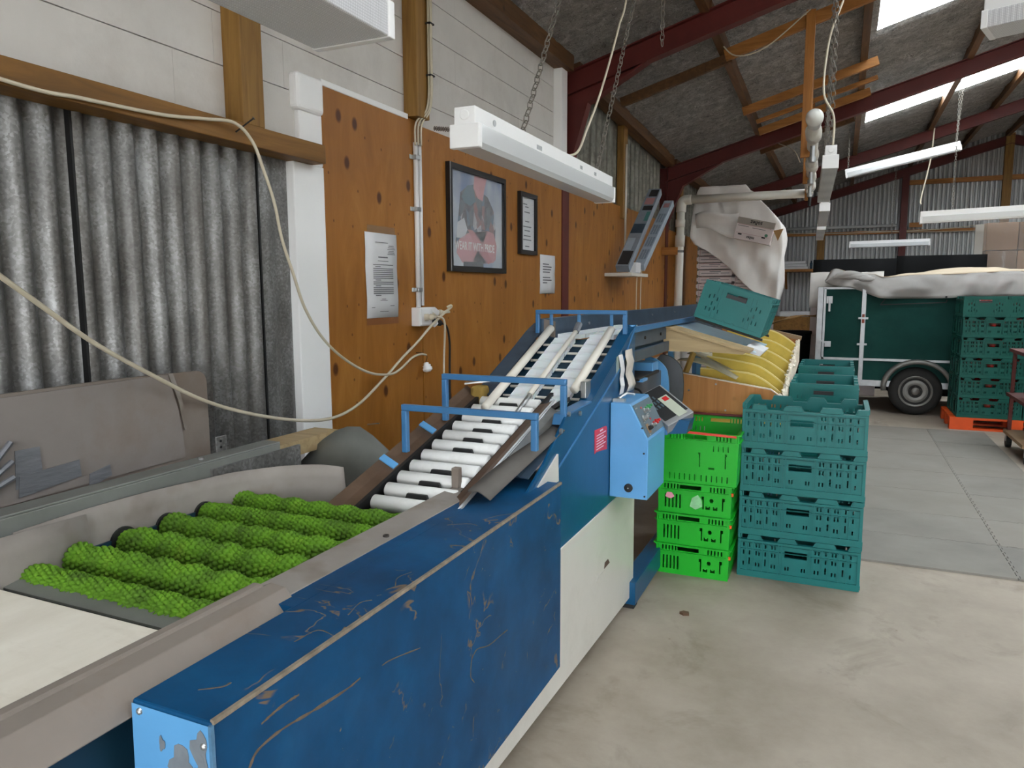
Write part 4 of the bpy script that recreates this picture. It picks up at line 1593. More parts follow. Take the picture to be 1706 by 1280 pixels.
def teal_crate(name, m, label, cat='crate', group=None, h=0.228):
    t = thing(name, label, cat, (0, 0, 0), group)
    L, D, T = 0.588, 0.384, 0.018
    # long walls -------------------------------------------------
    holes = []
    nd = 0.027
    for c, w in ((0.05, 0.07), (0.27, 0.16), (0.56, 0.165), (0.855, 0.12)):
        for k in range(4):
            ww = w * (1 - 0.08 * (3 - k))
            holes.append((L * (c - ww / 2), L * (c + ww / 2), h - nd + nd / 4 * k, h - nd + nd / 4 * (k + 1) + (0.001 if k == 3 else 0)))
    holes.append((L * 0.395, L * 0.58, h * 0.545, h * 0.70))
    r1, r2, r3, r4 = (0.70, 0.79), (0.51, 0.61), (0.28, 0.44), (0.25, 0.34)
    for f, vs in ((0.05, (r1, r2, r4)), (0.10, (r1, r2, r3)), (0.157, (r1, r2, r4)), (0.182, (r1, r2, r4)), (0.235, (r1, r2, r3)), (0.29, (r1, r2, r4)), (0.315, (r1, r2, r4)),
                  (0.645, (r1, r2, r4)), (0.672, (r1, r2, r4)), (0.73, (r1, r2, r3)), (0.782, (r1, r2, r4)), (0.808, (r1, r2, r4)), (0.867, (r1, r2, r3)), (0.925, (r1, r2, r4)),
                  (0.405, (r4,)), (0.428, (r4,)), (0.54, (r4,)), (0.563, (r4,))):
        for v in vs:
            holes.append((L * f - 0.0036, L * f + 0.0036, h * v[0], h * v[1]))
    for s in (0, 1):
        Mx = Matrix(((1, 0, 0, -L / 2), (0, 1, 0, -D / 2), (0, 0, 1, 0), (0, 0, 0, 1)))
        if s:
            Mx = Matrix.Rotation(math.pi, 4, 'Z') @ Mx
        mb = MB()
        mb.holed(L, h, T, holes, Mx)
        # rails and ribs stand proud of the wall
        R_ = lambda u0, u1, v0, v1, d: mb.box(u0, u1, -d, 0.0, v0, v1, Mx)
        R_(0, L, 0.0, 0.034, 0.008)
        for a, b in ((0.09, 0.185), (0.355, 0.472), (0.648, 0.79), (0.92, 0.995)):
            R_(L * a, L * b, h - 0.026, h, 0.006)
        R_(0, L, h - 0.036, h - 0.0275, 0.010)
        R_(0, L, h * 0.645, h * 0.655, 0.007)
        R_(0, L, h * 0.800, h * 0.808, 0.008)
        R_(0, 0.014, 0.034, h - 0.036, 0.008)
        R_(L - 0.014, L, 0.034, h - 0.036, 0.008)
        for f in (0.078, 0.13, 0.208, 0.262, 0.345, 0.37, 0.605, 0.62, 0.70, 0.756, 0.836, 0.897):
            R_(L * f - 0.003, L * f + 0.003, 0.034, h - 0.036, 0.007)
        for f in (0.60, 0.38):
            R_(L * f - 0.03, L * f + 0.03, 0.004, 0.018, 0.009)
        mb.build('wall', m, t, fix=False)
    # short walls ------------------------------------------------
    W = D - 2 * T
    holes = [(W * 0.33, W * 0.67, h * 0.70, h * 0.84)]
    for f, vs in ((0.07, (0.30, 0.62)), (0.14, (0.3, 0.46, 0.66)), (0.21, (0.36, 0.60)), (0.28, (0.3,)), (0.72, (0.3,)), (0.79, (0.36, 0.60)), (0.86, (0.3, 0.46, 0.66)), (0.93, (0.30, 0.62))):
        for v in vs:
            holes.append((W * f - 0.003, W * f + 0.003, h * v - 0.012, h * v + 0.010))
    for s in (0, 1):
        Mx = Matrix.Rotation(math.pi / 2 + math.pi * s, 4, 'Z') @ Matrix(((1, 0, 0, -W / 2), (0, 1, 0, -L / 2), (0, 0, 1, 0), (0, 0, 0, 1)))
        mb = MB()
        mb.holed(W, h, T, holes, Mx)
        R_ = lambda u0, u1, v0, v1, d: mb.box(u0, u1, -d, 0.0, v0, v1, Mx)
        R_(0, W, 0.0, 0.022, 0.005)
        R_(0, W, h - 0.024, h, 0.005)
        for f in (0.175, 0.245, 0.755, 0.825):
            R_(W * f - 0.002, W * f + 0.002, 0.022, h - 0.024, 0.004)
        R_(W * 0.30, W * 0.70, h * 0.86, h * 0.89, 0.006)
        R_(W * 0.30, W * 0.70, h * 0.65, h * 0.68, 0.006)
        for f in (0.42, 0.58):
            R_(W * f - 0.006, W * f + 0.006, 0.006, 0.03, 0.007)
        ew = mb.build('end_wall', m, t, fix=False)
        MB().box(W * 0.335, W * 0.665, 0.003, 0.016, h * 0.705, h * 0.80, Mx).build('handle', M_HANDLE, ew)
    holes = []
    for a in range(8):
        for b in range(5):
            u0, v0 = 0.05 + a * 0.066, 0.035 + b * 0.068
            holes.append((u0, u0 + 0.04, v0, v0 + 0.04))
    Mf = Matrix(((1, 0, 0, -L / 2 + T), (0, 0, 1, -D / 2 + T), (0, 1, 0, 0.012), (0, 0, 0, 1)))
    MB().holed(L - 2 * T, D - 2 * T, 0.006, holes, Mf).build('base', m, t, fix=False)
    return t


# the tall stack in front
SG = 'teal crates in the stack by the green crates'
tc = teal_crate('folding_crate', M_TEAL, 'topmost open teal crate of the front stack beside the green crates', group=SG)
tc.location = (-0.143, 4.105, 3 * 0.2305)
dup(tc, (-0.143, 4.105, 0), 'bottom teal crate standing on the concrete in the front stack', group=SG)
dup(tc, (-0.143, 4.103, 0.2305), 'second teal crate from the floor in the front stack', group=SG)
dup(tc, (-0.142, 4.107, 0.461), 'third teal crate from the floor in the front stack', group=SG)
# columns behind the bin
SB = 'teal crates in the columns beside the sorting bins'
names = ['bottom', 'second', 'third', 'topmost open']
for ci, (cx, cy, wh) in enumerate(((-0.072, 5.22, 'nearer'), (-0.080, 6.42, 'farther'))):
    for k in range(4):
        dup(tc, (cx, cy, 0.2305 * k + 0.0), '%s teal crate of the %s column beside the sorting bins' % (names[k], wh), (0, 0, math.pi / 2), SB)
# the tilted one on the chute
tilted = dup(tc, (-0.607, 4.71, 1.287), 'tilted teal crate resting on the wooden chute above the bins', group='crates set down on the machine')
tilted.rotation_mode = 'QUATERNION'
tilted.rotation_quaternion = (Matrix.Rotation(math.radians(17.8), 4, 'Y') @ Matrix.Rotation(math.radians(-0.9), 4, 'X') @ Matrix.Rotation(math.radians(90.4), 4, 'Z')).to_quaternion()


# ---- green nesting crates
def green_crate(h, label, tall=False):
    t = thing('nesting_crate', label, 'crate', (0, 0, 0), 'green crates beside the control box')
    W, D, T = 0.372, 0.555, 0.013
    lip = 0.040

    def front(wd, long_side):
        hs = []
        v1 = h - 0.012
        sl = (v1 - 0.026, v1)
        n = 5
        hole_w = 0.30 if not long_side else 0.22
        for k in range(n):
            u = wd * 0.08 + k * 0.017
            hs.append((u, u + 0.0075, *sl))
            u = wd * 0.92 - k * 0.017
            hs.append((u - 0.0075, u, *sl))
        hs.append((wd * (0.5 - hole_w / 2) - 0.02, wd * (0.5 + hole_w / 2) - 0.02, h - 0.036, h - 0.014))
        if not long_side and not tall:
            for k in range(5):
                u = wd * 0.09 + k * 0.019
                hs.append((u, u + 0.0085, h * 0.16, h * 0.60))
            a = wd * 0.60
            b = wd * 0.92
            hs += [(a, a + 0.014, h * 0.50, h * 0.61), (a + 0.007, a + 0.014, h * 0.20, h * 0.56), (b - 0.014, b, h * 0.50, h * 0.61), (b - 0.014, b - 0.007, h * 0.20, h * 0.56)]
            hs += [(a + 0.022, a + 0.045, h * 0.20, h * 0.27), (a + 0.022, a + 0.028, h * 0.27, h * 0.31), (a + 0.039, a + 0.045, h * 0.27, h * 0.31)]
            hs += [(a + 0.060, a + 0.083, h * 0.20, h * 0.27), (a + 0.060, a + 0.066, h * 0.27, h * 0.31), (a + 0.077, a + 0.083, h * 0.27, h * 0.31)]
            c = a + 0.052
            hs += [(c - 0.010, c + 0.010, h * 0.46, h * 0.53), (c - 0.007, c + 0.007, h * 0.43, h * 0.56)]
        elif not long_side:
            for k in range(6):
                for u0 in (wd * 0.08, wd * 0.52):
                    u = u0 + k * 0.026
                    hs.append((u, u + 0.006, h * 0.06, h * 0.18))
            a, b = wd * 0.48, wd * 0.84
            hs += [(a, a + 0.010, h * 0.58, h * 0.62), (a + 0.005, a + 0.010, h * 0.34, h * 0.60), (b, b + 0.010, h * 0.58, h * 0.62), (b, b + 0.005, h * 0.34, h * 0.60)]
            hs += [(wd * 0.62, wd * 0.70, h * 0.30, h * 0.34)]
            for k in range(4):
                hs.append((wd * 0.68 + k * 0.024, wd * 0.68 + k * 0.024 + 0.005, h * 0.66, h * 0.76))
        else:
            for k in range(14):
                u = wd * 0.08 + k * 0.034
                hs.append((u, u + 0.007, h * 0.18, h * 0.55))
        return hs

    for s in range(4):
        lng = s % 2 == 1
        wd = D if lng else W
        off = -(W if lng else D) / 2
        taper = 0.055 if not lng else 0.04
        Mx = Matrix.Rotation(math.pi / 2 * s, 4, 'Z') @ Matrix.Translation((-wd / 2, off, 0)) @ Matrix.Rotation(taper * 0.6, 4, 'X')
        mb = MB()
        mb.holed(wd, h, T, front(wd, lng), Mx)
        # lips
        mb.box(-0.006, wd + 0.006, -0.012, T, h - 0.006, h, Mx)
        mb.box(-0.004, wd + 0.004, -0.010, 0, h - lip - 0.004, h - lip, Mx)
        if not lng:
            for u in (0.0, wd - 0.010):
                mb.box(u, u + 0.010, -0.010, 0, h - lip, h - 0.006, Mx)
        mb.build('end_wall' if not lng else 'wall', M_GREEN, t, fix=False)
    MB().box(-W / 2 + 0.006, W / 2 - 0.006, -D / 2 + 0.006, D / 2 - 0.006, 0.003, 0.009).build('base', M_GREEN, t)
    return t


gc = green_crate(0.168, 'bottom bright green crate on the floor beside the blue machine')
gc.location = (-0.655, 4.06, 0.0)
for s in (1,):
    MB().box(s * 0.192 - 0.006, s * 0.192 + 0.006, -0.284, -0.272, 0.118, 0.134).build('orange_hinge', M_ORANGE, gc)
g2 = dup(gc, (-0.655, 4.06, 0.168), 'second bright green crate from the floor, stacked beside the blue machine')
g3 = dup(gc, (-0.652, 4.065, 0.336), 'third green crate from the floor, with a torn white and pink sticker')
ORG[g3.name] = Vector((0, 0, 0))
mb = MB().prism([(-0.02, 0.045), (0.01, 0.03), (0.045, 0.05), (0.04, 0.085), (0.02, 0.11), (-0.01, 0.09)], 'y', -0.2862, -0.2855)
mb.build('torn_sticker', mat('pale_green_residue', (150, 214, 156), 0.6, 0, 0.4, 0.2, 30), g3)
MB().prism([(-0.15, 0.085), (-0.12, 0.075), (-0.10, 0.09), (-0.115, 0.11), (-0.14, 0.11)], 'y', -0.2862, -0.2855).build('pink_sticker', mat('pink_sticker', (226, 150, 170), 0.6), g3)
g4 = green_crate(0.272, 'tall top green crate with red swing arm beside the control box', tall=True)
g4.location = (-0.628, 4.06, 0.504)
ORG[g4.name] = Vector((0, 0, 0))
MB().bar((-0.17, -0.295, 0.276), (0.182, -0.295, 0.264), 0.010, 0.012).build('swing_arm', M_REDARM, g4, bevel=0.002)
MB().bar((-0.185, 0.288, 0.280), (0.19, 0.288, 0.278), 0.010, 0.012).build('swing_arm', M_MAROON, g4, bevel=0.002)

# ================================================================ SORTING BINS
bn = thing('sorting_bin', 'long wooden sorting bin with yellow foam dividers beside the grader', 'sorting bin', (-0.6, 5.25, 0.0))
prof = [(-0.885, 0.775), (-0.49, 0.765), (-0.30, 0.775), (-0.272, 0.82), (-0.275, 0.868), (-0.35, 0.925), (-0.93, 1.012)]
MB().prism(prof, 'y', 4.47, 4.485).build('front_board', M_REDPLY, bn, bevel=0.001, segs=1)
MB().prism([(-0.93, 1.012), (-0.35, 0.925), (-0.29, 0.885), (-0.29, 0.89), (-0.35, 0.931), (-0.93, 1.018)], 'y', 4.468, 4.50).build('edge_strip', M_TORN, bn)
for x, z in ((-0.66, 0.945), (-0.60, 0.79), (-0.82, 0.90)):
    MB().cyl((x, 4.47, z), (x, 4.4685, z), 0.006, 8).build('screw', M_STEEL, bn)
for k in range(6):
    y = 4.74 + 0.235 * k
    zc = 0.044 * k
    rows = []
    pr = []
    for q in range(13):
        t = q / 12
        x = -0.80 + 0.50 * t
        z = 1.01 - 0.06 * t + 0.015 * math.sin(t * 3.0 + k) + zc - 0.09 * max(0, (t - 0.62) / 0.38) ** 1.5
        pr.append((x, z))
    pr += [(-0.295, 0.73 + 0.01 * k), (-0.80, 0.73 + 0.01 * k)]
    dv = MB().prism(pr, 'y', y, y + 0.012).build('divider', M_YELLOW, bn)
    rim = MB()
    for (a, b) in zip(pr[:12], pr[1:13]):
        rim.bar((a[0], y + 0.006, a[1]), (b[0], y + 0.006, b[1]), 0.018, 0.009)
    rim.build('foam_rim', mat('pale_foam_edge', (238, 222, 150), 0.9) if k == 0 else bpy.data.materials['pale_foam_edge'], dv)
MB().prism([(-0.9, 0.95), (-0.28, 0.95), (-0.28, 1.115), (-0.62, 1.20), (-0.9, 1.245)], 'y', 6.12, 6.14).build('back_board', M_REDPLY, bn)
MB().prism([(-0.75, 1.225), (-0.27, 1.115), (-0.265, 1.145), (-0.75, 1.255)], 'y', 6.10, 6.16).build('pale_rail', M_WOODY, bn)
MB().prism([(4.47, 0.775), (6.14, 0.95), (6.14, 1.13), (5.5, 1.035), (4.47, 0.862)], 'x', -0.290, -0.277).build('end_board', M_TORN, bn)
mb = MB()
for k in range(60):
    y = 4.5 + 1.6 * k / 60 + random.uniform(-0.01, 0.01)
    z = 0.868 + 0.25 * (y - 4.47) / 1.67 + random.uniform(-0.006, 0.006)
    s = random.uniform(0.008, 0.02)
    a = random.uniform(0, 3)
    Mx = Matrix.Translation((-0.286 + random.uniform(-0.012, 0.006), y, z)) @ Euler((a, a * 2, a * 3)).to_matrix().to_4x4()
    mb.box(-s, s, -s * 0.5, s * 0.5, -s * 0.35, s * 0.35, Mx)
stuff(mb.build('torn_foam', mat('white_torn_foam', (240, 232, 214), 0.9), bn))
MB().prism([(4.485, 0.70), (6.12, 0.80), (6.12, 0.81), (4.485, 0.71)], 'x', -0.93, -0.29).build('bin_floor', M_YELLOW, bn)
for y in (4.75, 5.85):
    MB().box(-0.36, -0.32, y - 0.02, y + 0.02, 0.0, 0.78).build('leg', M_SKY, bn)
    MB().box(-0.90, -0.86, y - 0.02, y + 0.02, 0.0, 0.80).build('leg', M_SKY, bn)
# loose deflector sheets at the machine end
for k, (y, m) in enumerate(((4.62, mat('pale_deflector', (186, 178, 150), 0.6)), (4.95, bpy.data.materials['pale_deflector']), (5.2, bpy.data.materials['pale_deflector']))):
    rows = []
    for q in range(8):
        t = q / 7
        x = -0.92 + 0.36 * t
        z = 1.07 - 0.09 * t + 0.02 * math.sin(t * 4 + k)
        rows.append([(x, y - 0.03, z), (x, y + 0.10, z + 0.02 * math.sin(t * 3))])
    MB().grid(rows).build('deflector_sheet', m, bn, smooth=True, solid=0.003, fix=False)
MB().bar((-0.86, 4.55, 0.99), (-0.82, 4.6, 1.12), 0.02, 0.03).build('wedge_block', mat('ochre_wedge', (168, 138, 74), 0.7), bn)

# ---- wooden chute with pale blue tray on top
ch = thing('wooden_chute', 'pale plywood chute side with light blue tray above the bins', 'chute', (-0.68, 4.5, 1.0))
MB().prism([(-0.935, 1.165), (-0.62, 1.165), (-0.47, 1.158), (-0.44, 1.178), (-0.90, 1.305), (-0.935, 1.305)], 'y', 4.10, 4.118).build('side_board', M_PALEPLY, ch)
MB().prism([(-0.96, 1.302), (-0.90, 1.312), (-0.43, 1.180), (-0.435, 1.165), (-0.90, 1.298)], 'y', 4.085, 4.28).build('cap_board', M_PALEPLY, ch, bevel=0.002)
MB().prism([(-0.90, 1.298), (-0.42, 1.155), (-0.42, 1.160), (-0.90, 1.303)], 'y', 4.28, 4.95).build('blue_tray', mat('sunlit_blue_tray', (206, 234, 250), 0.3, 0.0, 0.6, 0.06, 4), ch)  # colour raised near white to carry skylight glare on the tray
MB().prism([(-0.5, 1.165), (-0.40, 1.135), (-0.38, 1.16), (-0.47, 1.195)], 'y', 4.29, 4.62).build('torn_paper', M_PAPER, ch)
for yf in (4.50, 4.93):
    MB().prism([(-0.80, 1.344), (-0.41, 1.219), (-0.41, 1.205), (-0.80, 1.330)], 'y', yf, yf + 0.03).build('support_frame', M_DARK, ch)
MB().box(-0.94, -0.905, 4.12, 4.16, 1.165, 1.30).build('corner_block', M_PALEPLY, ch)

# ================================================================ ON THE LEFT WALL
XW = -2.272


def wall_text_matrix(y, z, x=XW + 0.004):
    """text on the left wall read from inside: right = +y, up = +z, towards reader = +x"""
    return frame_matrix((x, y, z), (0, 1, 0), (0, 0, 1))


def tilt_poly(pts, x0, x1):
    return MB().prism(pts, 'x', x0, x1)


# framed poster
ps = thing('framed_poster', 'black framed rugby jersey poster reading WEAR IT WITH PRIDE', 'picture', (XW, 4.5, 1.62))
y0, y1, z0, z1 = 4.085, 4.925, 1.630, 2.300
fw = 0.035
mb = MB().box(XW, XW + 0.03, y0, y1, z1 - fw, z1).box(XW, XW + 0.03, y0, y1, z0, z0 + fw).box(XW, XW + 0.03, y0, y0 + fw, z0 + fw, z1 - fw).box(XW, XW + 0.03, y1 - fw, y1, z0 + fw, z1 - fw)
mb.build('frame', M_BFRAME, ps)
MB().box(XW + 0.03, XW + 0.0315, y0 + 0.004, y0 + 0.012, z0, z1).build('frame_highlight', M_STEEL, ps)
MB().box(XW + 0.002, XW + 0.010, y0 + fw, y1 - fw, z0 + fw, z1 - fw).build('print', M_POSTER, ps)
W_, H_ = (y1 - y0), (z1 - z0)
PP = lambda pts: [(y0 + fw + (W_ - 2 * fw) * a, z0 + fw + (H_ - 2 * fw) * b) for a, b in pts]
MB().prism(PP([(0.08, 0.22), (0.16, 0.62), (0.18, 0.78), (0.30, 0.86), (0.42, 0.90), (0.60, 0.83), (0.70, 0.80), (0.82, 0.66), (0.86, 0.45), (0.84, 0.24), (0.6, 0.2), (0.3, 0.2)]), 'x', XW + 0.010, XW + 0.0106).build('printed_jersey', M_JERSEY, ps)
MB().prism(PP([(0.20, 0.74), (0.30, 0.87), (0.42, 0.90), (0.46, 0.72), (0.36, 0.66), (0.26, 0.68)]), 'x', XW + 0.0106, XW + 0.011).build('printed_shoulder', M_SLEEVE, ps)
MB().prism(PP([(0.42, 0.86), (0.44, 1.0), (0.68, 1.0), (0.62, 0.84), (0.60, 0.74), (0.50, 0.76)]), 'x', XW + 0.0111, XW + 0.0115).build('printed_neck', M_SKIN, ps)
MB().prism(PP([(0.10, 0.14), (0.14, 0.28), (0.30, 0.36), (0.40, 0.37), (0.66, 0.20), (0.80, 0.06), (0.86, 0.10), (0.88, 0.26), (0.82, 0.40), (0.68, 0.42), (0.62, 0.30), (0.50, 0.18), (0.56, 0.06), (0.36, 0.02), (0.20, 0.04)]), 'x', XW + 0.0111, XW + 0.0115).build('printed_arms', M_SKIN, ps)
MB().prism(PP([(0.30, 0.40), (0.40, 0.40), (0.66, 0.21), (0.78, 0.07), (0.70, 0.04), (0.55, 0.14), (0.44, 0.26)]), 'x', XW + 0.0116, XW + 0.012).build('printed_forearm', mat('poster_skin_deep', (196, 128, 134), 0.6, 0, 0.3, 0.1, 9), ps)
MB().prism(PP([(0.10, 0.30), (0.12, 0.46), (0.24, 0.52), (0.30, 0.40), (0.24, 0.30)]), 'x', XW + 0.0111, XW + 0.0115).build('printed_cuff', mat('poster_cuff', (210, 210, 214), 0.6), ps)
MB().prism(PP([(0.22, 0.0), (0.22, 0.05), (0.60, 0.06), (0.60, 0.0)]), 'x', XW + 0.0116, XW + 0.012).build('printed_shorts', M_INKD, ps)
text_mesh('poster_lettering', 'WEAR IT WITH PRIDE', mat('poster_white_lettering', (240, 232, 232), 0.6), ps, wall_text_matrix((y0 + y1) / 2 - 0.04, z0 + 0.165, XW + 0.013), 0.075, 0.0004, 0.0012, 0.80)
MB().box(XW + 0.014, XW + 0.0155, y0 + fw, y1 - fw, z0 + fw, z1 - fw).build('glass', M_GLASS, ps)

# framed certificate
ce = thing('framed_certificate', 'small black framed certificate hung right of the poster', 'picture', (XW, 5.36, 1.78))
y0, y1, z0, z1 = 5.195, 5.53, 1.787, 2.255
fw = 0.032
MB().box(XW, XW + 0.03, y0, y1, z1 - fw, z1).box(XW, XW + 0.03, y0, y1, z0, z0 + fw).box(XW, XW + 0.03, y0, y0 + fw, z0 + fw, z1 - fw).box(XW, XW + 0.03, y1 - fw, y1, z0 + fw, z1 - fw).build('frame', M_BFRAME, ce)
MB().box(XW + 0.002, XW + 0.010, y0 + fw, y1 - fw, z0 + fw, z1 - fw).build('print', M_PAPER, ce)
mb = MB()
for zz, a, b in ((2.17, 0.2, 0.5), (2.15, 0.35, 0.6), (2.11, 0.3, 0.7), (2.04, 0.35, 0.65), (2.0, 0.2, 0.8), (1.97, 0.3, 0.7), (1.93, 0.25, 0.75), (1.90, 0.2, 0.8), (1.85, 0.35, 0.65)):
    mb.box(XW + 0.010, XW + 0.0106, y0 + fw + 0.27 * a, y0 + fw + 0.27 * b, zz - 0.004, zz + 0.004)
stuff(mb.build('printed_lines', M_INK, ce))
MB().box(XW + 0.012, XW + 0.0135, y0 + fw, y1 - fw, z0 + fw, z1 - fw).build('glass', M_GLASS, ce)

# paper notice
no = thing('paper_notice', 'tall white typed notice taped to the plywood left of the conduit', 'notice', (XW, 3.36, 1.36))
rows = [[(XW + 0.002 + 0.004 * abs(math.sin(a * 2.1 + b)) * (0.4 if a in (0, 5) else 1), 3.212 + 0.298 * b / 3 + (0.004 if a < 2 else 0), 1.362 + 0.45 * a / 5) for b in range(4)] for a in range(6)]
MB().grid(rows).build('sheet', M_PAPER, no, smooth=True, solid=0.0006, fix=False)
mb = MB()
def pline(y, z, w, h=0.0028):
    mb.box(XW + 0.0075, XW + 0.0079, y - w / 2, y + w / 2, z - h / 2, z + h / 2)
pline(3.36, 1.763, 0.12)
for k in range(6):
    pline(3.45, 1.748 - 0.009 * k, 0.05 + 0.012 * (k % 3))
pline(3.37, 1.685, 0.09, 0.006)
pline(3.37, 1.665, 0.10)
for k in range(17):
    pline(3.37 - (0.05 if k in (1, 8, 11, 16) else 0.0), 1.645 - 0.0102 * k, 0.05 if k in (1, 8, 11, 16) else 0.19, 0.0036)
pline(3.37, 1.462, 0.04)
pline(3.37, 1.455, 0.07)
pline(3.45, 1.425, 0.04)
pline(3.27, 1.418, 0.03)
pline(3.37, 1.395, 0.08)
stuff(mb.build('printed_lines', M_INK, no))
MB().box(XW, XW + 0.001, 3.24, 3.5, 1.80, 1.85).build('tape', make_clear('clear_tape', (200, 180, 150), 0.7), no)
MB().box(XW, XW + 0.0008, 3.215, 3.52, 1.325, 1.362).build('stain_tape', mat('old_tape_stain', (136, 82, 38), 0.5), no)

n2 = thing('paper_note', 'small white paper note taped beside the red steel column', 'notice', (XW, 5.82, 1.48))
rows = [[(XW + 0.002 + 0.004 * abs(math.sin(a * 1.7 + b)), 5.645 + 0.345 * b / 3, 1.482 + 0.32 * a / 4) for b in range(4)] for a in range(5)]
MB().grid(rows).build('sheet', M_PAPER, n2, smooth=True, solid=0.0006, fix=False)
mb = MB()
for k, w in enumerate((0.14, 0.2, 0.19, 0.16, 0, 0.17, 0.2, 0.1)):
    if w:
        mb.box(XW + 0.0075, XW + 0.0079, 5.70, 5.70 + w, 1.722 - 0.022 * k, 1.730 - 0.022 * k)
stuff(mb.build('written_lines', M_INK, n2))

# conduit, saddles, cables and the socket
cd = thing('electrical_conduit', 'pair of white conduits running down the plywood to the socket', 'conduit', (-2.25, 3.74, 1.4))
MB().cyl((-2.258, 3.715, 1.40), (-2.258, 3.715, 2.345), 0.0145, 14).build('pipe', M_FIX, cd, smooth=True)
MB().cyl((-2.258, 3.758, 1.42), (-2.258, 3.758, 2.345), 0.0125, 14).build('pipe', M_FIX, cd, smooth=True)
for z in (2.262, 1.972, 1.512):
    MB().box(-2.272, -2.240, 3.690, 3.735, z - 0.012, z + 0.012).box(-2.272, -2.266, 3.665, 3.775, z - 0.012, z + 0.012).build('saddle', M_STEEL, cd, bevel=0.002)
for k, (ya, dx) in enumerate(((3.700, 0.0), (3.714, 0.012), (3.728, 0.0), (3.745, 0.012), (3.757, 0.0))):
    MB().tube(spline([(-2.25 + dx, ya, 2.33), (-2.245 + dx, ya + 0.004, 2.45), (-2.20 + dx, 3.775 + 0.006 * (k - 2), 2.56), (-2.198 + dx, 3.785 + 0.006 * (k - 2), 2.9), (-2.198 + dx, 3.79 + 0.006 * (k - 2), 3.45)], 6), 0.0055, 6).build('cable', M_CREAM, cd, smooth=True)
for z in (2.72, 3.0):
    MB().box(-2.215, -2.178, 3.765, 3.812, z - 0.004, z + 0.004).build('cable_tie', M_BLACK, cd)

so = thing('power_socket', 'white power socket box with plugs on the plywood wall', 'socket', (-2.25, 3.78, 1.3))
MB().box(-2.272, -2.215, 3.655, 3.84, 1.302, 1.410).build('box', M_FIX, so, bevel=0.004)
MB().box(-2.215, -2.207, 3.662, 3.834, 1.308, 1.404).build('face_plate', M_FIX, so, bevel=0.003)
for (y, z, col, dx, nm) in ((3.70, 1.352, M_CREAM, 0.075, 'plug'), (3.80, 1.375, M_CREAM, 0.10, 'plug'), (3.79, 1.325, M_BLACK, 0.06, 'plug')):
    dirv = Vector((1, 0.25, 0.08)).normalized() if z > 1.33 else Vector((1, 0.3, -0.2)).normalized()
    MB().lathe((-2.207, y, z), dirv, [(0, 0.020), (0.02, 0.021), (0.026, 0.014), (0.034, 0.019), (0.05, 0.017), (0.058, 0.010), (dx, 0.007)], 14).build(nm, col, so, smooth=False)
MB().lathe((-2.18, 3.775, 1.385), (0.2, 1, 0.6), [(0, 0.03), (0.003, 0.03)], 5).build('adapter_flap', M_FIX, so)
MB().lathe((-2.18, 3.765, 1.315), (0.2, 1, -0.6), [(0, 0.026), (0.003, 0.026)], 5).build('adapter_flap', M_FIX, so)

# extension cords
o = MB().tube(spline([(-2.19, 0.6, 2.16), (-2.19, 1.39, 2.098), (-2.19, 1.62, 2.102), (-2.188, 1.92, 2.115), (-2.18, 2.10, 2.137), (-2.165, 2.235, 2.148), (-2.15, 2.31, 2.09), (-2.13, 2.345, 1.98), (-2.12, 2.385, 1.86), (-2.12, 2.42, 1.72), (-2.12, 2.48, 1.58), (-2.13, 2.56, 1.43), (-2.15, 2.70, 1.29), (-2.17, 2.89, 1.175), (-2.18, 3.10, 1.09), (-2.19, 3.30, 1.062), (-2.20, 3.42, 1.08), (-2.21, 3.56, 1.13), (-2.215, 3.66, 1.14), (-2.225, 3.735, 1.13)], 8), 0.0065, 8).build('extension_cord', M_CREAM, smooth=True)
tag(o, 'cream extension cord hooked over the nail on the timber girt', 'cord')
o = MB().tube(spline([(-1.72, 0.80, 1.72), (-1.84, 1.06, 1.585), (-1.92, 1.26, 1.47), (-1.98, 1.45, 1.355), (-2.03, 1.68, 1.235), (-2.08, 1.93, 1.115), (-2.11, 2.20, 1.02), (-2.13, 2.50, 0.945), (-2.15, 2.75, 0.915), (-2.17, 2.98, 0.945), (-2.19, 3.23, 1.04), (-2.205, 3.44, 1.135), (-2.20, 3.60, 1.215), (-2.17, 3.70, 1.30), (-2.13, 3.79, 1.375), (-2.105, 3.83, 1.41), (-2.10, 3.815, 1.42), (-2.115, 3.80, 1.41)], 8), 0.0072, 8).build('extension_cord', M_CREAM, smooth=True)
tag(o, 'long cream extension cord sagging in front of the iron wall to the socket', 'cord')
o = MB().tube(spline([(-2.135, 3.715, 1.358), (-2.115, 3.75, 1.345), (-2.12, 3.78, 1.30), (-2.14, 3.81, 1.22), (-2.15, 3.815, 1.08), (-2.15, 3.81, 0.85)], 8), 0.006, 8).build('appliance_lead', M_CREAM, smooth=True)
tag(o, 'cream lead hanging straight down from the power socket', 'cord')
o = MB().tube(spline([(-2.15, 3.80, 1.315), (-2.135, 3.83, 1.29), (-2.14, 3.87, 1.20), (-2.15, 3.885, 1.05), (-2.15, 3.88, 0.80)], 8), 0.0065, 8).build('appliance_lead', M_BLACK, smooth=True)
tag(o, 'black lead hanging down from the power socket', 'cord')
ins = thing('ceramic_insulator', 'small white ceramic insulator wired to a nail on the plywood', 'insulator', (-2.24, 3.76, 1.03))
MB().lathe((-2.235, 3.745, 1.085), (0.25, 0.12, -1), [(0, 0.008), (0.006, 0.018), (0.012, 0.015), (0.02, 0.026), (0.028, 0.022), (0.036, 0.030), (0.05, 0.028), (0.06, 0.012)], 16).build('body', M_FIX, ins, smooth=True)
MB().tube(spline([(-2.272, 3.70, 1.145), (-2.235, 3.72, 1.14), (-2.225, 3.745, 1.12), (-2.235, 3.745, 1.08)], 5), 0.002, 5).build('wire_hook', M_DARK, ins)
nl = MB()
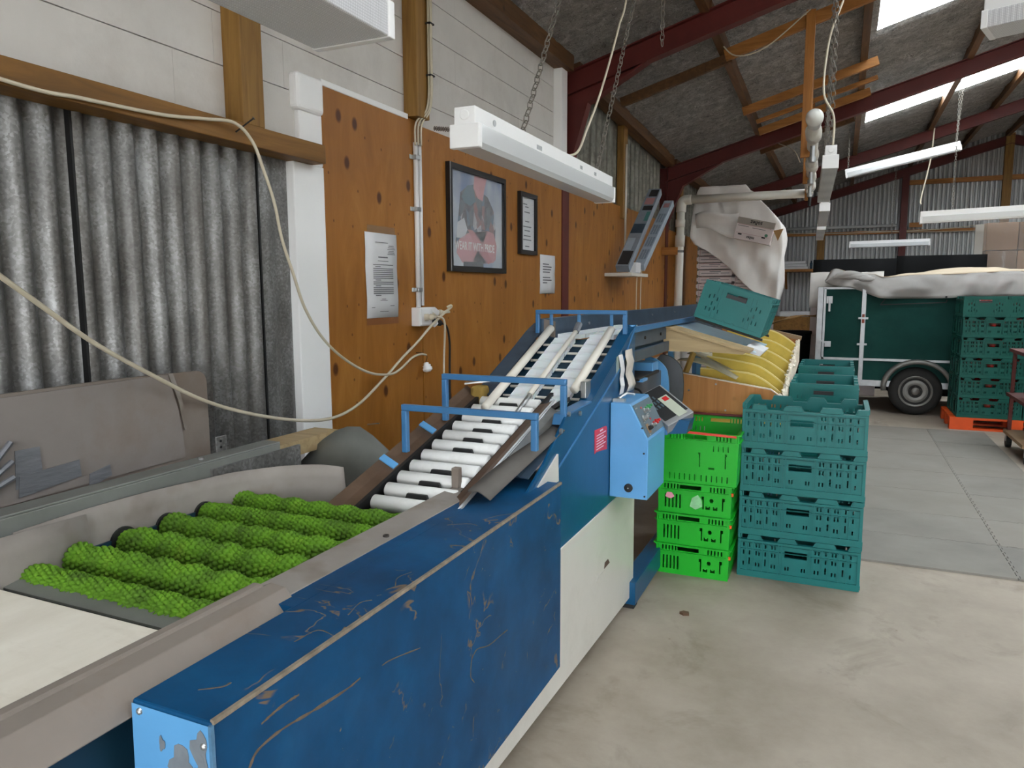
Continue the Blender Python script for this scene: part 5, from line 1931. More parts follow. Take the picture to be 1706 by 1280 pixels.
nl.tube([(-2.20, 2.275, 2.125), (-2.13, 2.30, 2.175)], 0.003, 6).lathe((-2.13, 2.30, 2.175), (0.07, 0.025, 0.05), [(0, 0.007), (0.002, 0.007)], 8)
tag(nl.build('iron_nail', M_DARK), 'long iron nail in the timber girt holding the cord', 'nail')
nl = MB().tube([(-2.272, 3.195, 0.80), (-2.20, 3.20, 0.81)], 0.003, 6)
tag(nl.build('iron_nail', M_STEEL), 'thin nail sticking out low on the plywood by the blue hoop', 'nail')

# two tube lamp cartons leaning out from the wall
tb = 'lamp cartons on the wall bracket'
for k, (pa, pb, w, m, lbl) in enumerate((((-2.087, 7.5, 1.72), (-2.017, 8.6, 2.63), 0.145, M_TUBE1, 'grey long lamp carton with dark and teal pictures leaning on the plywood'), ((-2.038, 8.0, 1.742), (-1.985, 9.2, 2.56), 0.115, M_TUBE2, 'pale blue long lamp carton with blue lettering leaning on the plywood'))):
    t = thing('lamp_carton', lbl, 'carton', pa, tb)
    a = Vector(pa)
    b = Vector(pb)
    d = (b - a)
    L = d.length
    Mx = frame_matrix(a, d, (-1, 0, 0))
    hw = w * 0.5
    MB().box(0, L, -hw, hw, -0.03, 0.05, Mx).build('box', m, t, bevel=0.004)
    zf = 0.0502 if (Mx.to_3x3() @ Vector((0, 0, 1))).z > 0 else -0.0302
    e = 0.0008 if zf > 0 else -0.0008
    def pan(u0, u1, v0, v1, mm, nm):
        MB().box(L * u0, L * u1, hw * v0, hw * v1, min(zf, zf + e), max(zf, zf + e), Mx).build(nm, mm, t)
    if k == 0:
        pan(0.02, 0.18, -0.8, 0.8, M_INKD, 'dark_picture')
        pan(0.19, 0.34, -0.3, 0.85, M_TUBE2, 'pale_picture')
        pan(0.40, 0.52, -0.9, 0.9, bpy.data.materials['blue_grey_steel'], 'blue_picture')
        pan(0.56, 0.68, -0.9, -0.3, M_TEALP, 'teal_picture')
        pan(0.70, 0.76, -0.9, 0.6, M_INKD, 'dark_band')
        pan(0.78, 0.87, -0.7, 0.7, M_PINK, 'pink_picture')
        pan(0.89, 0.985, -0.8, 0.5, M_INKD, 'dark_logo')
    else:
        pan(0.88, 0.95, -0.6, 0.6, M_PINK, 'red_logo')
        mb = MB()
        for c in range(3):
            for r in range(4):
                u0 = 0.08 + 0.185 * r
                v0 = -0.7 + 0.5 * c
                for ln in range(3):
                    mb.box(L * u0, L * (u0 + 0.14), hw * (v0 + 0.13 * ln), hw * (v0 + 0.13 * ln + 0.06), min(zf, zf + e), max(zf, zf + e), Mx)
        stuff(mb.build('printed_columns', mat('slate_print', (84, 98, 116), 0.7), t))
brk = thing('wall_bracket', 'small white bracket with cords under the lamp cartons', 'bracket', (-2.25, 7.8, 1.6))
MB().box(-2.272, -1.98, 7.46, 8.16, 1.655, 1.69).build('plate', M_PVC, brk, bevel=0.004)
MB().box(-2.06, -1.97, 7.62, 7.80, 1.69, 1.80).build('clip', M_PAPER, brk, bevel=0.01)
for y, yb in ((7.80, 7.86), (7.98, 8.04)):
    MB().tube(spline([(-2.02, y - 0.05, 1.74), (-2.01, y, 1.71), (-2.02, y + 0.02, 1.58), (-2.03, yb, 1.25)], 6), 0.006, 6).build('cord', M_CREAM, brk)
# thin conduit on the stud, timber block for the water pipe
tc_ = MB().cyl((-2.232, 8.10, 2.0), (-2.232, 8.10, 3.10), 0.012, 8)
tag(tc_.build('thin_conduit', M_PVC, smooth=True), 'thin white conduit on the far timber stud above the lamp cartons', 'conduit')

# ================================================================ WATER PIPE
pi = thing('water_pipe', 'white PVC water pipe running up the wall and across under the roof', 'pipe', (-2.05, 10.2, 0.0))
MB().tube([(-2.06, 10.2, 0.0), (-2.04, 10.2, 2.60)], 0.055, 16).build('riser', M_PVC, pi, smooth=True)
MB().tube(spline([(-2.04, 10.2, 2.56), (-2.035, 10.2, 2.66), (-2.00, 10.2, 2.712), (-1.90, 10.2, 2.72)], 5), 0.066, 16).build('elbow', M_PVC, pi, smooth=True)
MB().tube([(-1.92, 10.2, 2.72), (-0.45, 10.2, 2.722)], 0.055, 16).build('cross_pipe', M_PVC, pi, smooth=True)
for z0, z1 in ((2.36, 2.46), (2.10, 2.25)):
    MB().cyl((-2.046, 10.2, z0), (-2.044, 10.2, z1), 0.066, 16).build('coupling', M_PVC, pi, smooth=True)
MB().box(-2.272, -2.06, 10.12, 10.28, 1.99, 2.09).build('timber_block', M_BATTEN, pi)
MB().cyl((-2.05, 10.2, 2.02), (-2.05, 10.2, 2.05), 0.062, 16).build('strap', M_GALV, pi)
mf = thing('sprinkler_manifold', 'white pipe manifold with valves and round cap hanging below the roof', 'pipe', (-0.3, 8.0, 2.5))
MB().tube([(-0.245, 6.05, 2.735), (-0.43, 10.2, 2.722)], 0.045, 14).build('main_pipe', M_PVC, mf, smooth=True)
MB().lathe((-0.245, 6.10, 2.735), (0.04, -1, 0.08), [(0, 0.05), (0.10, 0.052), (0.13, 0.062), (0.17, 0.062), (0.215, 0.045), (0.235, 0.02)], 20).build('round_cap', M_BULB, mf, smooth=True)
for y, r, L in ((6.35, 0.062, 0.22), (7.35, 0.058, 0.2), (7.9, 0.06, 0.3), (8.7, 0.058, 0.25), (9.4, 0.062, 0.3)):
    f = (y - 6.05) / 4.15
    x = -0.245 - 0.185 * f
    MB().cyl((x, y, 2.735), (x - 0.006, y + L, 2.734), r, 14).build('coupling', M_PVC if int(y * 10) % 2 else M_BULB, mf, smooth=True)
for y in (6.75, 8.1, 9.2):
    f = (y - 6.05) / 4.15
    x = -0.245 - 0.185 * f
    MB().cyl((x, y, 2.70), (x, y, 2.60), 0.02, 10).cyl((x, y, 2.60), (x, y, 2.56), 0.03, 10).build('valve', M_STEEL, mf)
MB().cyl((-0.40, 9.6, 2.70), (-0.40, 9.6, 2.50), 0.018, 8).build('spray_nozzle', M_BLACK, mf)

# timber hangers and battens below the roof
hg = 'timber hangers for the manifold'
for k, (y, x0, x1, zb) in enumerate(((7.05, -0.385, -0.31, 2.65), (8.6, -0.435, -0.37, 2.628), (10.02, -0.475, -0.405, 2.61))):
    zt = zr(-0.35, y) - 0.14 if k else 3.87
    o = MB().box(x0, x1, y - 0.02, y + 0.025, zb, zt + (0.10 if k else 0)).build('timber_hanger', M_PLANK, bevel=0.003)
    tag(o, ['nearest upright timber hanger holding the white pipe manifold', 'middle timber hanger holding the white pipe manifold', 'farthest timber hanger where the white cross pipe meets the manifold'][k], 'timber', hg)
bt = 'battens nailed across the purlins'
for (xa, xb, y, w, lbl, hh) in ((-2.05, -1.02, 7.22, 0.05, 'long weathered batten from the red haunch to the first purlin', 0.085), (-1.06, 0.30, 7.10, 0.05, 'brown batten crossing the purlins at the nearest timber hanger', 0.10), (-1.12, 0.24, 8.95, 0.05, 'upper of the three short orange battens below the foil roof', 0.09), (-1.04, 0.26, 9.62, 0.04, 'thin middle one of the three short orange battens below the roof', 0.05), (-1.05, 0.20, 10.02, 0.05, 'lowest of the three short orange battens, next to the red rafter', 0.09), (-1.15, 0.05, 11.25, 0.05, 'dark batten below the foil just beyond the second red rafter', 0.07)):
    za, zb_ = zr(xa, y) - 0.14 - hh / 2, zr(xb, y) - 0.14 - hh / 2
    o = MB().bar((xa, y, za), (xb, y, zb_), w, hh).build('roof_batten', M_RAFTIMB if xa < -1.9 or y > 11 else M_BATTEN, bevel=0.002)
    tag(o, lbl, 'batten', bt)
# wires on the roof
for k, pts in enumerate(([(-1.1, 7.0, 3.70), (-0.95, 7.0, 3.56), (-0.7, 7.0, 3.60), (-0.35, 7.0, 3.86)], [(-0.9, 10.9, 3.5), (-0.62, 9.8, 3.2), (-0.5, 9.2, 2.95)])):
    o = MB().tube(spline(pts, 6), 0.006, 5).build('roof_wire', M_CREAM)
    tag(o, ['thin pale wire drooping beside the nearest timber hanger', 'thin wire running down from the second red rafter to the manifold'][k], 'wire')

# ================================================================ LIGHTS
def batten_light(name, label, a, b, w, h, chains=(), end_detail=False, group='fluorescent lights hung from the roof', prism=False, narrow=0.75, tube=False):
    """a,b: bottom centre of the two ends"""
    a = Vector(a)
    b = Vector(b)
    t = thing(name, label, 'light', tuple((a + b) / 2), group)
    d = b - a
    L = d.length
    sd = Vector((d.y, -d.x, 0)).normalized()
    Mx = frame_matrix(a, d, -sd)   # x along, y across, z up
    if (Mx.to_3x3() @ Vector((0, 0, 1))).z < 0:
        Mx = frame_matrix(a, d, sd)
    hw = w / 2
    MB().box(0, L, -hw * narrow, hw * narrow, h * 0.56, h, Mx).build('body', M_FIX, t, bevel=0.003)
    if prism:
        MB().box(0.012, L - 0.012, -hw, hw, 0, h * 0.56, Mx).build('diffuser', M_PRISM, t, bevel=0.004)
    else:
        prof = [(-hw, h * 0.56), (-hw, h * 0.12), (-hw * 0.8, 0.0), (hw * 0.8, 0.0), (hw, h * 0.12), (hw, h * 0.56)]
        mb = MB()
        n = len(prof)
        for x in (0.02, L - 0.02):
            mb.v += [tuple(Mx @ Vector((x, p[0], p[1]))) for p in prof]
        for k in range(n - 1):
            mb.f.append((k, k + 1, n + k + 1, n + k))
        mb.build('diffuser', M_CLEAR, t, solid=0.002)
        MB().box(0.03, L - 0.03, -hw * 0.9, hw * 0.9, h * 0.50, h * 0.56, Mx).build('reflector', M_FIX, t)
        tb_ = MB()
        tb_.cyl(Mx @ Vector((0.04, 0, h * 0.28)), Mx @ Vector((L - 0.04, 0, h * 0.28)), h * 0.11, 12)
        tb_.build('tube', M_BULB, t, smooth=True)
    for x0, x1 in ((-0.004, 0.022), (L - 0.022, L + 0.004)):
        MB().box(x0, x1, -hw * 1.04, hw * 1.04, -0.002, h * 0.58, Mx).build('end_cap', M_FIX, t, bevel=0.003)
    if end_detail:
        MB().lathe(Mx @ Vector((0.0, 0, h * 0.79)), -(Mx.to_3x3() @ Vector((1, 0, 0))), [(0, h * 0.13), (0.002, h * 0.13), (0.003, h * 0.11)], 20).build('knockout', M_FIX, t)
    for (u, top) in chains:
        p = Mx @ Vector((L * u, 0, h))
        top = (top[0], top[1], zr(top[0], top[1]) - 0.015)
        mb = MB()
        chain_mesh(mb, p, top)
        mb.build('chain', M_CHAIN, t)
    return t


l2 = batten_light('batten_light', 'white fluorescent batten light on chains above the grading machine', (-1.103, 2.11, 1.951), (-1.103, 3.62, 1.940), 0.100, 0.124, ((0.30, (-1.11, 3.69, 3.74)), (0.90, (-1.09, 4.55, 3.76))), True)
MB().cyl((-1.052, 2.22, 2.04), (-1.049, 2.22, 2.04), 0.010, 12).build('knockout', M_ALU, l2)
for y, w in ((2.62, 0.05), (3.12, 0.03), (3.32, 0.03)):
    MB().box(-1.0655, -1.0645, y, y + w, 2.03, 2.045).build('label_strip', M_ALU, l2)
mb = MB()
chain_mesh(mb, (-1.10, 2.60, 2.075), (-2.20, 3.83, 2.44), 0.04)
mb.build('chain', M_CHAIN, l2)
o = MB().tube(spline([(-1.10, 3.02, 2.068), (-1.07, 3.10, 2.10), (-1.08, 3.25, 2.22), (-1.09, 3.45, 2.40), (-1.10, 3.66, 2.63), (-1.10, 3.82, 2.85), (-1.10, 3.95, 3.05), (-1.10, 4.1, 3.75)], 8), 0.0055, 6).build('light_flex', M_CREAM, smooth=True)
tag(o, 'cream flex dropping from the roof to the light above the machine', 'cord')
mb = MB()
chain_mesh(mb, (-1.05, 4.565, 2.955), (-1.05, 4.575, 3.80), 0.045)
tag(mb.build('loose_chain', M_CHAIN), 'loose dark chain hanging free in front of the first red rafter', 'chain')
batten_light('batten_light', 'white light with prismatic diffuser at the top beside the block wall', (-1.175, 0.25, 2.131), (-1.175, 1.645, 2.131), 0.232, 0.15, (), False, prism=True, narrow=0.5)
l3 = batten_light('batten_light', 'nearest of the three end-on lights beside the timber hanger', (-0.093, 4.7, 2.198), (-0.158, 6.2, 2.170), 0.085, 0.128, ((0.08, (-0.10, 4.75, 4.0)), (0.9, (-0.15, 6.1, 4.0))), True, prism=True)
o = MB().tube(spline([(-0.085, 4.75, 2.326), (-0.09, 4.77, 2.5), (-0.15, 4.78, 2.65), (-0.13, 4.8, 2.95), (-0.06, 4.85, 3.2), (-0.03, 4.9, 3.5), (-0.02, 5.0, 4.0)], 8), 0.006, 6).build('light_flex', M_CREAM, smooth=True)
tag(o, 'cream flex dropping to the nearest of the end-on lights', 'cord')
batten_light('batten_light', 'middle one of the three end-on lights beside the timber hanger', (-0.158, 6.6, 2.142), (-0.21, 8.1, 2.138), 0.080, 0.11, ((0.08, (-0.16, 6.7, 4.0)), (0.9, (-0.2, 8.0, 3.95))), prism=True)
batten_light('batten_light', 'farthest of the three end-on lights beside the timber hanger', (-0.225, 8.5, 2.135), (-0.28, 10.0, 2.12), 0.085, 0.11, ((0.08, (-0.22, 8.6, 3.9)), (0.9, (-0.27, 9.9, 3.85))), prism=True)
batten_light('batten_light', 'sloping fluorescent light hung below the third red rafter', (-0.017, 12.6, 3.20), (1.48, 12.6, 3.50), 0.12, 0.13, ((0.97, (1.45, 12.6, 4.3)), (0.03, (0.0, 12.6, 3.85))))
batten_light('batten_light', 'small level light hanging above the black sheets at the end', (0.09, 15.2, 2.28), (1.40, 15.2, 2.295), 0.12, 0.12, ((0.53, (0.8, 15.2, 4.1)),))
batten_light('batten_light', 'long level light at the right edge above the trailer', (0.935, 11.6, 2.40), (2.45, 11.6, 2.44), 0.14, 0.16, ((0.25, (1.3, 11.6, 4.2)), (0.9, (2.3, 11.6, 4.4))))
batten_light('batten_light', 'white diffuser light in the top right corner under the skylight', (0.54, 4.05, 2.645), (1.9, 3.6, 2.66), 0.2, 0.13, ((0.2, (0.8, 4.0, 4.1)), (0.9, (1.7, 3.7, 4.3))), prism=True)
o = MB().tube(spline([(1.25, 14.0, 4.1), (1.22, 14.0, 3.6), (1.12, 14.0, 3.0), (1.13, 14.0, 2.9)], 6), 0.012, 6).build('light_flex', M_CREAM, smooth=True)
tag(o, 'short flex dangling loose with bare end above the long level light', 'cord')

# ================================================================ TRAILER
tr = thing('box_trailer', 'dark green box trailer with silver trim and mudguard by the end wall', 'trailer', (0.9, 10.7, 0.0))
X0, X1, Y0, Y1 = -0.27, 2.35, 10.0, 11.45
pan = MB().box(X0 + 0.02, X1, Y0 + 0.01, Y0 + 0.03, 0.40, 1.52).build('side_panel', M_TRAILER, tr)
MB().box(X0 + 0.02, X1, Y1 - 0.03, Y1 - 0.01, 0.40, 1.52).build('side_panel', M_TRAILER, tr)
MB().box(X0 + 0.01, X0 + 0.03, Y0 + 0.03, Y1 - 0.03, 0.40, 1.52).build('tailgate', M_TRAILER, tr)
MB().box(X1 - 0.02, X1, Y0 + 0.03, Y1 - 0.03, 0.40, 1.52).build('front_panel', M_TRAILER, tr)
MB().box(X0, X1, Y0, Y1, 0.36, 0.40).build('deck', M_DARK, tr)
MB().box(X0, X0 + 0.07, Y0 - 0.012, Y0 + 0.05, 0.33, 1.545).build('corner_post', M_ALU, tr, bevel=0.006)
MB().box(X0 + 0.075, X0 + 0.10, Y0 - 0.006, Y0 + 0.02, 0.42, 1.53).build('door_edge', M_ALU, tr)
MB().box(0.235, 0.285, Y0 - 0.010, Y0 + 0.02, 0.33, 1.52).build('upright_trim', M_ALU, tr, bevel=0.003)
MB().box(X0 + 0.03, X1, Y0 - 0.006, Y0 + 0.015, 0.640, 0.668).build('rub_rail', M_ALU, tr)
MB().box(X0, X1, Y0 - 0.008, Y0 + 0.03, 0.325, 0.40).build('chassis_rail', M_ALU, tr, bevel=0.003)
MB().box(X0, 0.25, Y0 - 0.006, Y0 + 0.04, 1.515, 1.54).build('top_trim', M_ALU, tr)
h1 = MB().box(-0.165, -0.095, Y0 - 0.014, Y0, 1.34, 1.43).box(-0.14, -0.115, Y0 - 0.03, Y0 - 0.014, 1.24, 1.42).build('latch', M_ALU, tr, bevel=0.003)
MB().box(-0.165, -0.09, Y0 - 0.014, Y0, 0.80, 0.87).build('latch', M_ALU, tr, bevel=0.003)
MB().bar((-0.24, Y0 - 0.03, 0.89), (-0.12, Y0 - 0.025, 0.84), 0.012, 0.018).build('latch_lever', M_ALU, tr)
for z in (1.16, 0.84):
    MB().box(0.205, 0.315, Y0 - 0.014, Y0, z - 0.012, z + 0.012).build('hinge', M_ALU, tr)
MB().box(0.245, 0.275, Y0 - 0.0125, Y0 - 0.009, 1.10, 1.21).build('rust_patch', mat('rust_streak', (128, 62, 42), 0.7), tr)
mb = MB().bar((0.44, Y0 - 0.01, 1.325), (1.13, Y0 - 0.01, 1.355), 0.01, 0.01).bar((0.44, Y0 - 0.01, 1.325), (0.49, Y0 - 0.01, 1.395), 0.01, 0.01).bar((1.13, Y0 - 0.01, 1.355), (1.14, Y0 - 0.01, 1.39), 0.01, 0.01)
mb.build('elastic_rope', M_BLACK, tr)
# wheel, mudguard
wc = Vector((0.868, Y0 - 0.06, 0.290))
wheel = MB().lathe(wc + Vector((0, 0.17, 0)), (0, -1, 0), [(0, 0.17), (0.0, 0.255), (0.02, 0.282), (0.05, 0.290), (0.12, 0.290), (0.15, 0.282), (0.168, 0.255), (0.172, 0.205), (0.165, 0.185)], 44).build('tyre', M_TYRE, tr, smooth=True)
rim = MB().lathe(wc + Vector((0, 0.012, 0)), (0, -1, 0), [(0, 0.186), (0.018, 0.186), (0.020, 0.178), (0.008, 0.168), (0.004, 0.145), (0.012, 0.12), (0.016, 0.095), (0.006, 0.075), (0.004, 0.05), (0.010, 0.045), (0.020, 0.030), (0.022, 0.005)], 36).build('rim', M_RIM, wheel, smooth=True)
for k in range(5):
    a = 2 * math.pi * k / 5 + 0.3
    MB().cyl(wc + Vector((0.058 * math.cos(a), 0.008, 0.058 * math.sin(a))), wc + Vector((0.058 * math.cos(a), -0.006, 0.058 * math.sin(a))), 0.009, 6).build('wheel_nut', M_DARK, wheel)
prof = []
for q in range(25):
    a = math.radians(188 - 196 * q / 24)
    prof.append((wc.x + 0.012 + 0.385 * math.cos(a), wc.z + 0.045 + 0.335 * max(math.sin(a), -0.3)))
rows = []
for x, z in prof:
    cx, cz = wc.x + 0.012, wc.z + 0.045
    k = 0.9
    rows.append([(cx + (x - cx) * 0.86, Y0 - 0.105, cz + (z - cz) * 0.86), (cx + (x - cx) * 0.97, Y0 - 0.105, cz + (z - cz) * 0.97), (x, Y0 - 0.09, z), (x, Y0 + 0.0, z)])
MB().grid(rows).build('mudguard', M_RIM, tr, smooth=True, solid=0.006, fix=False)
MB().box(0.85, 0.89, Y0 + 0.05, Y1 + 0.05, 0.26, 0.32).build('axle', M_DARK, tr)
MB().lathe((0.868, Y1 + 0.12, 0.290), (0, -1, 0), [(0, 0.17), (0.02, 0.28), (0.05, 0.290), (0.12, 0.290), (0.15, 0.28), (0.17, 0.17)], 30).build('tyre', M_TYRE, tr, smooth=True)

# tarpaulin thrown over the trailer
tp = thing('trailer_tarpaulin', 'grey tarpaulin draped over the top of the green trailer', 'tarpaulin', (1.0, 10.5, 1.38))
hem = [(-0.19, 1.60), (-0.10, 1.565), (0.08, 1.54), (0.22, 1.49), (0.36, 1.43), (0.46, 1.405), (0.70, 1.402), (0.95, 1.402), (1.15, 1.408), (1.3, 1.42), (1.5, 1.42), (1.75, 1.43), (2.1, 1.42), (2.42, 1.41)]
ridge_ = [(-0.19, 1.62), (-0.10, 1.76), (0.08, 1.72), (0.22, 1.70), (0.36, 1.69), (0.46, 1.66), (0.70, 1.675), (0.95, 1.68), (1.15, 1.685), (1.3, 1.69), (1.5, 1.70), (1.75, 1.71), (2.1, 1.71), (2.42, 1.70)]
hs = spline([(a, 0, b) for a, b in hem], 6)
rs = spline([(a, 0, b) for a, b in ridge_], 6)
rows = []
for v in range(9):
    t = v / 8
    r = []
    for k, (a, b) in enumerate(zip(rs, hs)):
        x = a.x + (b.x - a.x) * t
        z = a.z + (b.z - a.z) * t
        f = 0.028 * math.sin(x * 13 + t * 3.5 + math.sin(x * 4) * 2) * (0.3 + t) + 0.02 * noise.noise(Vector((x * 5, t * 3, 3)))
        r.append((x, Y0 - 0.035 - 0.03 * math.sin(t * math.pi) + f * 1.5 - 0.02 * t, z))
    rows.append(r)
MB().grid(rows).build('side_drape', M_TARP, tp, smooth=True, solid=0.006, fix=False)
rows = []
for v in range(9):
    t = v / 8
    r = []
    for k, a in enumerate(rs):
        hump = 0.085 * math.exp(-((a.x - 1.35) / 0.55) ** 2) * math.sin(min(1, t * 1.6) * math.pi / 2)
        r.append((a.x, Y0 - 0.035 + 1.45 * t, a.z + hump + 0.02 * noise.noise(Vector((a.x * 4, t * 5, 9))) * math.sin(t * math.pi) - 0.05 * max(0, t - 0.7)))
    rows.append(r)
MB().grid(rows).build('top_sheet', M_TARP2, tp, smooth=True, solid=0.006, fix=False)
mb = MB()
for q in range(3):
    pts = spline([(-0.17 + 0.10 * q, Y0 - 0.06 - 0.015 * q, 1.64 + 0.02 * q), (0.05 + 0.10 * q, Y0 - 0.09, 1.70 - 0.03 * q), (0.28 + 0.04 * q, Y0 - 0.07, 1.68 - 0.02 * q)], 6)
    mb.tube(pts, 0.03, 8, True, [0.012 + 0.026 * math.sin(math.pi * k / (len(pts) - 1)) for k in range(len(pts))])
mb.build('bunched_fold', M_TARP, tp, smooth=True)
for x, z in ((0.46, 1.405), (1.12, 1.41)):
    MB().cyl((x, Y0 - 0.075, z + 0.01), (x, Y0 - 0.085, z + 0.01), 0.012, 8).build('eyelet', M_BLACK, tp)

# white dust sheet on boxes behind the trailer
ws = thing('dust_sheet', 'white dust sheet over boxes behind the left end of the trailer', 'sheet', (0.05, 11.75, 0))
rows = []
for v in range(8):
    t = v / 7
    r = []
    for u in range(12):
        s = u / 11
        x = -0.42 + 0.95 * s
        if v < 4:
            r.append((x, 11.55 + 0.03 * math.sin(s * 19) * (1 - t), 1.25 + 0.50 * min(1, v / 3) + 0.012 * math.sin(s * 8)))
        else:
            r.append((x, 11.55 + 0.13 * (v - 3), 1.75 + 0.015 * math.sin(s * 9 + v)))
    rows.append(r)
MB().grid(rows).build('cloth', M_SHEET, ws, smooth=True, solid=0.005, fix=False)
for k in range(6):
    MB().box(-0.40, 0.50, 11.58, 12.05, 0.0 + 0.285 * k, 0.285 * k + 0.28).build('carton_layer', M_CARTON, ws)

# black sheets standing behind
for k, (x0, x1, y, z1, lbl) in enumerate(((-0.42, 0.80, 12.5, 1.975, 'lower left black board standing behind the trailer'), (0.70, 1.80, 11.93, 1.985, 'taller right black board standing behind the trailer'))):
    rows = [[(x0 + (x1 - x0) * q / 10, y + 0.015 * math.sin(q * 1.3 + v), z1 * v / 4) for q in range(11)] for v in range(5)]
    o = MB().grid(rows).build('black_board', M_BLACKP, smooth=True, solid=0.03, fix=False)
    tag(o, lbl, 'board', 'black boards behind the trailer')

# shrink wrapped pallet
M_DCARD = mat('dark_carton', (112, 86, 62), 0.8)
M_DCARD2 = mat('mid_carton', (132, 102, 74), 0.8)
wp = thing('wrapped_pallet', 'shrink wrapped pallet of brown cartons at the right behind the trailer', 'pallet load', (2.4, 12.6, 0))
MB().box(1.75, 2.95, 12.1, 13.1, 0.0, 0.12).build('pallet', M_GIRT, wp)
for k in range(6):
    for q in range(3):
        MB().box(1.80 + 0.38 * q, 2.17 + 0.38 * q, 12.12, 13.05, 0.12 + 0.385 * k, 0.495 + 0.385 * k).build('carton', [M_DCARD, M_DCARD2][(k + q) % 2], wp, bevel=0.004)
rows = []
for v in range(22):
    z = 0.10 + 2.36 * v / 21
    r = []
    for (x, y) in ((1.76, 13.1), (1.76, 12.6), (1.765, 12.07), (2.05, 12.06), (2.4, 12.065), (2.7, 12.06), (2.98, 12.07), (2.985, 13.1)):
        r.append((x + 0.01 * noise.noise(Vector((x * 7, z * 9, 1))), y + 0.02 * noise.noise(Vector((x * 9, z * 14, 4))), z))
    rows.append(r)
MB().grid(rows).build('stretch_film', M_STRETCH, wp, smooth=True, fix=False)
MB().box(1.66, 1.76, 12.08, 12.12, 0.0, 2.40).build('corner_board', mat('grey_corner_board', (158, 154, 148), 0.6), wp)

# ================================================================ PALLET OF CRATES
pl = thing('orange_pallet', 'bright orange painted wooden pallet under the far crate stack', 'pallet', (1.75, 9.5, 0))
for k in range(7):
    y = 9.10 + 0.118 * k
    MB().box(1.14, 2.36, y, y + 0.095, 0.115, 0.135).build('top_slat', M_ORANGE, pl)
for y in (9.10, 9.45, 9.80):
    MB().box(1.14, 2.36, y, y + 0.10, 0.0, 0.02).build('bottom_slat', M_ORANGE, pl)
    for x in (1.14, 1.69, 2.24):
        MB().box(x, x + 0.12, y, y + 0.10, 0.02, 0.115).build('block', M_ORANGE, pl)
MB().box(1.14, 1.36, 9.096, 9.10, 0.02, 0.115).build('front_board', M_ORANGE, pl)
PG = 'teal crates on the orange pallet'
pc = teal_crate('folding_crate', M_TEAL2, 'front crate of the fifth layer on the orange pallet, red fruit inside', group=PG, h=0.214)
ORG[pc.name] = Vector((0, 0, 0))
mb = MB()
random.seed(3)
for a in range(7):
    for b in range(4):
        c = Vector((-0.245 + 0.08 * a + random.uniform(-0.01, 0.01), -0.13 + 0.087 * b, 0.150 + random.uniform(-0.012, 0.012)))
        mb.lathe(c - Vector((0, 0, 0.036)), (0.1, 0.1, 1), [(0, 0.008), (0.012, 0.028), (0.034, 0.038), (0.056, 0.030), (0.070, 0.010)], 8)
fruit = stuff(mb.build('red_fruit', M_REDF, pc, smooth=True))
XL = 1.195
nth = ['first', 'second', 'third', 'fourth', 'fifth']
for k in range(5):
    z = 0.136 + 0.216 * k
    if k == 4:
        pc.location = (XL + 0.30, 9.305, z)
    else:
        dup(pc, (XL + 0.30, 9.305, z), 'front crate of the %s layer from the orange pallet' % nth[k], group=PG)
    dup(pc, (XL + 0.90, 9.305, z), 'right front crate of the %s layer from the orange pallet' % nth[k], group=PG)
    dup(pc, (XL + 0.30, 9.70, z), 'rear crate of the %s layer on the orange pallet, beside the trailer' % nth[k], group=PG)
for k, x in enumerate((XL + 0.20, XL + 0.60, XL + 1.0)):
    dup(pc, (x, 9.42, 0.136 + 0.216 * 5), ['left crate of the top layer on the pallet, end on', 'middle crate of the top layer on the pallet, end on', 'right crate of the top layer on the pallet, end on'][k], (0, 0, math.pi / 2), PG)

# ================================================================ TROLLEY
ty = thing('steel_trolley', 'rusty red steel trolley at the right edge beside the orange pallet', 'trolley', (1.75, 7.9, 0))
for x in (1.53, 2.1):
    for y in (7.45, 8.25):
        MB().box(x - 0.015, x + 0.015, y - 0.015, y + 0.015, 0.14, 0.95).build('upright', M_TROLLEY, ty)
        MB().cyl((x - 0.02, y, 0.06), (x + 0.02, y, 0.06), 0.06, 14).build('castor', M_BLACK, ty)
        MB().box(x - 0.025, x + 0.025, y - 0.02, y + 0.02, 0.06, 0.15).build('castor_fork', M_STEEL, ty)
for z in (0.14, 0.50, 0.92):
    MB().box(1.485, 2.115, 7.435, 8.265, z, z + 0.03).build('shelf_frame' if z > 0.2 else 'deck', M_TROLLEY if z > 0.2 else M_WOODY, ty)
MB().box(1.5, 2.1, 7.44, 7.455, 0.62, 0.86).build('side_board', mat('dark_red_board', (120, 36, 36), 0.6), ty)
bg = MB()
for q in range(9):
    c = Vector((1.62 + 0.09 * (q % 3) + random.uniform(-0.02, 0.02), 7.58 + 0.12 * (q // 3), 1.03 + random.uniform(0, 0.05)))
    bg.lathe(c - Vector((0, 0, 0.07)), (random.uniform(-.3, .3), random.uniform(-.3, .3), 1), [(0, 0.03), (0.03, 0.09), (0.08, 0.11), (0.12, 0.07), (0.15, 0.02)], 9)
tag(bg.build('plastic_bags', M_BAG, smooth=True), 'bunch of white plastic bags lying on the steel trolley', 'plastic bag')
bgn = MB().tube(spline([(1.53, 7.50, 1.02), (1.50, 7.46, 1.05), (1.47, 7.45, 1.06)], 4), 0.015, 8)
tag(bgn.build('blue_strap', M_SKY2), 'blue strap end on the white plastic bags', 'strap')

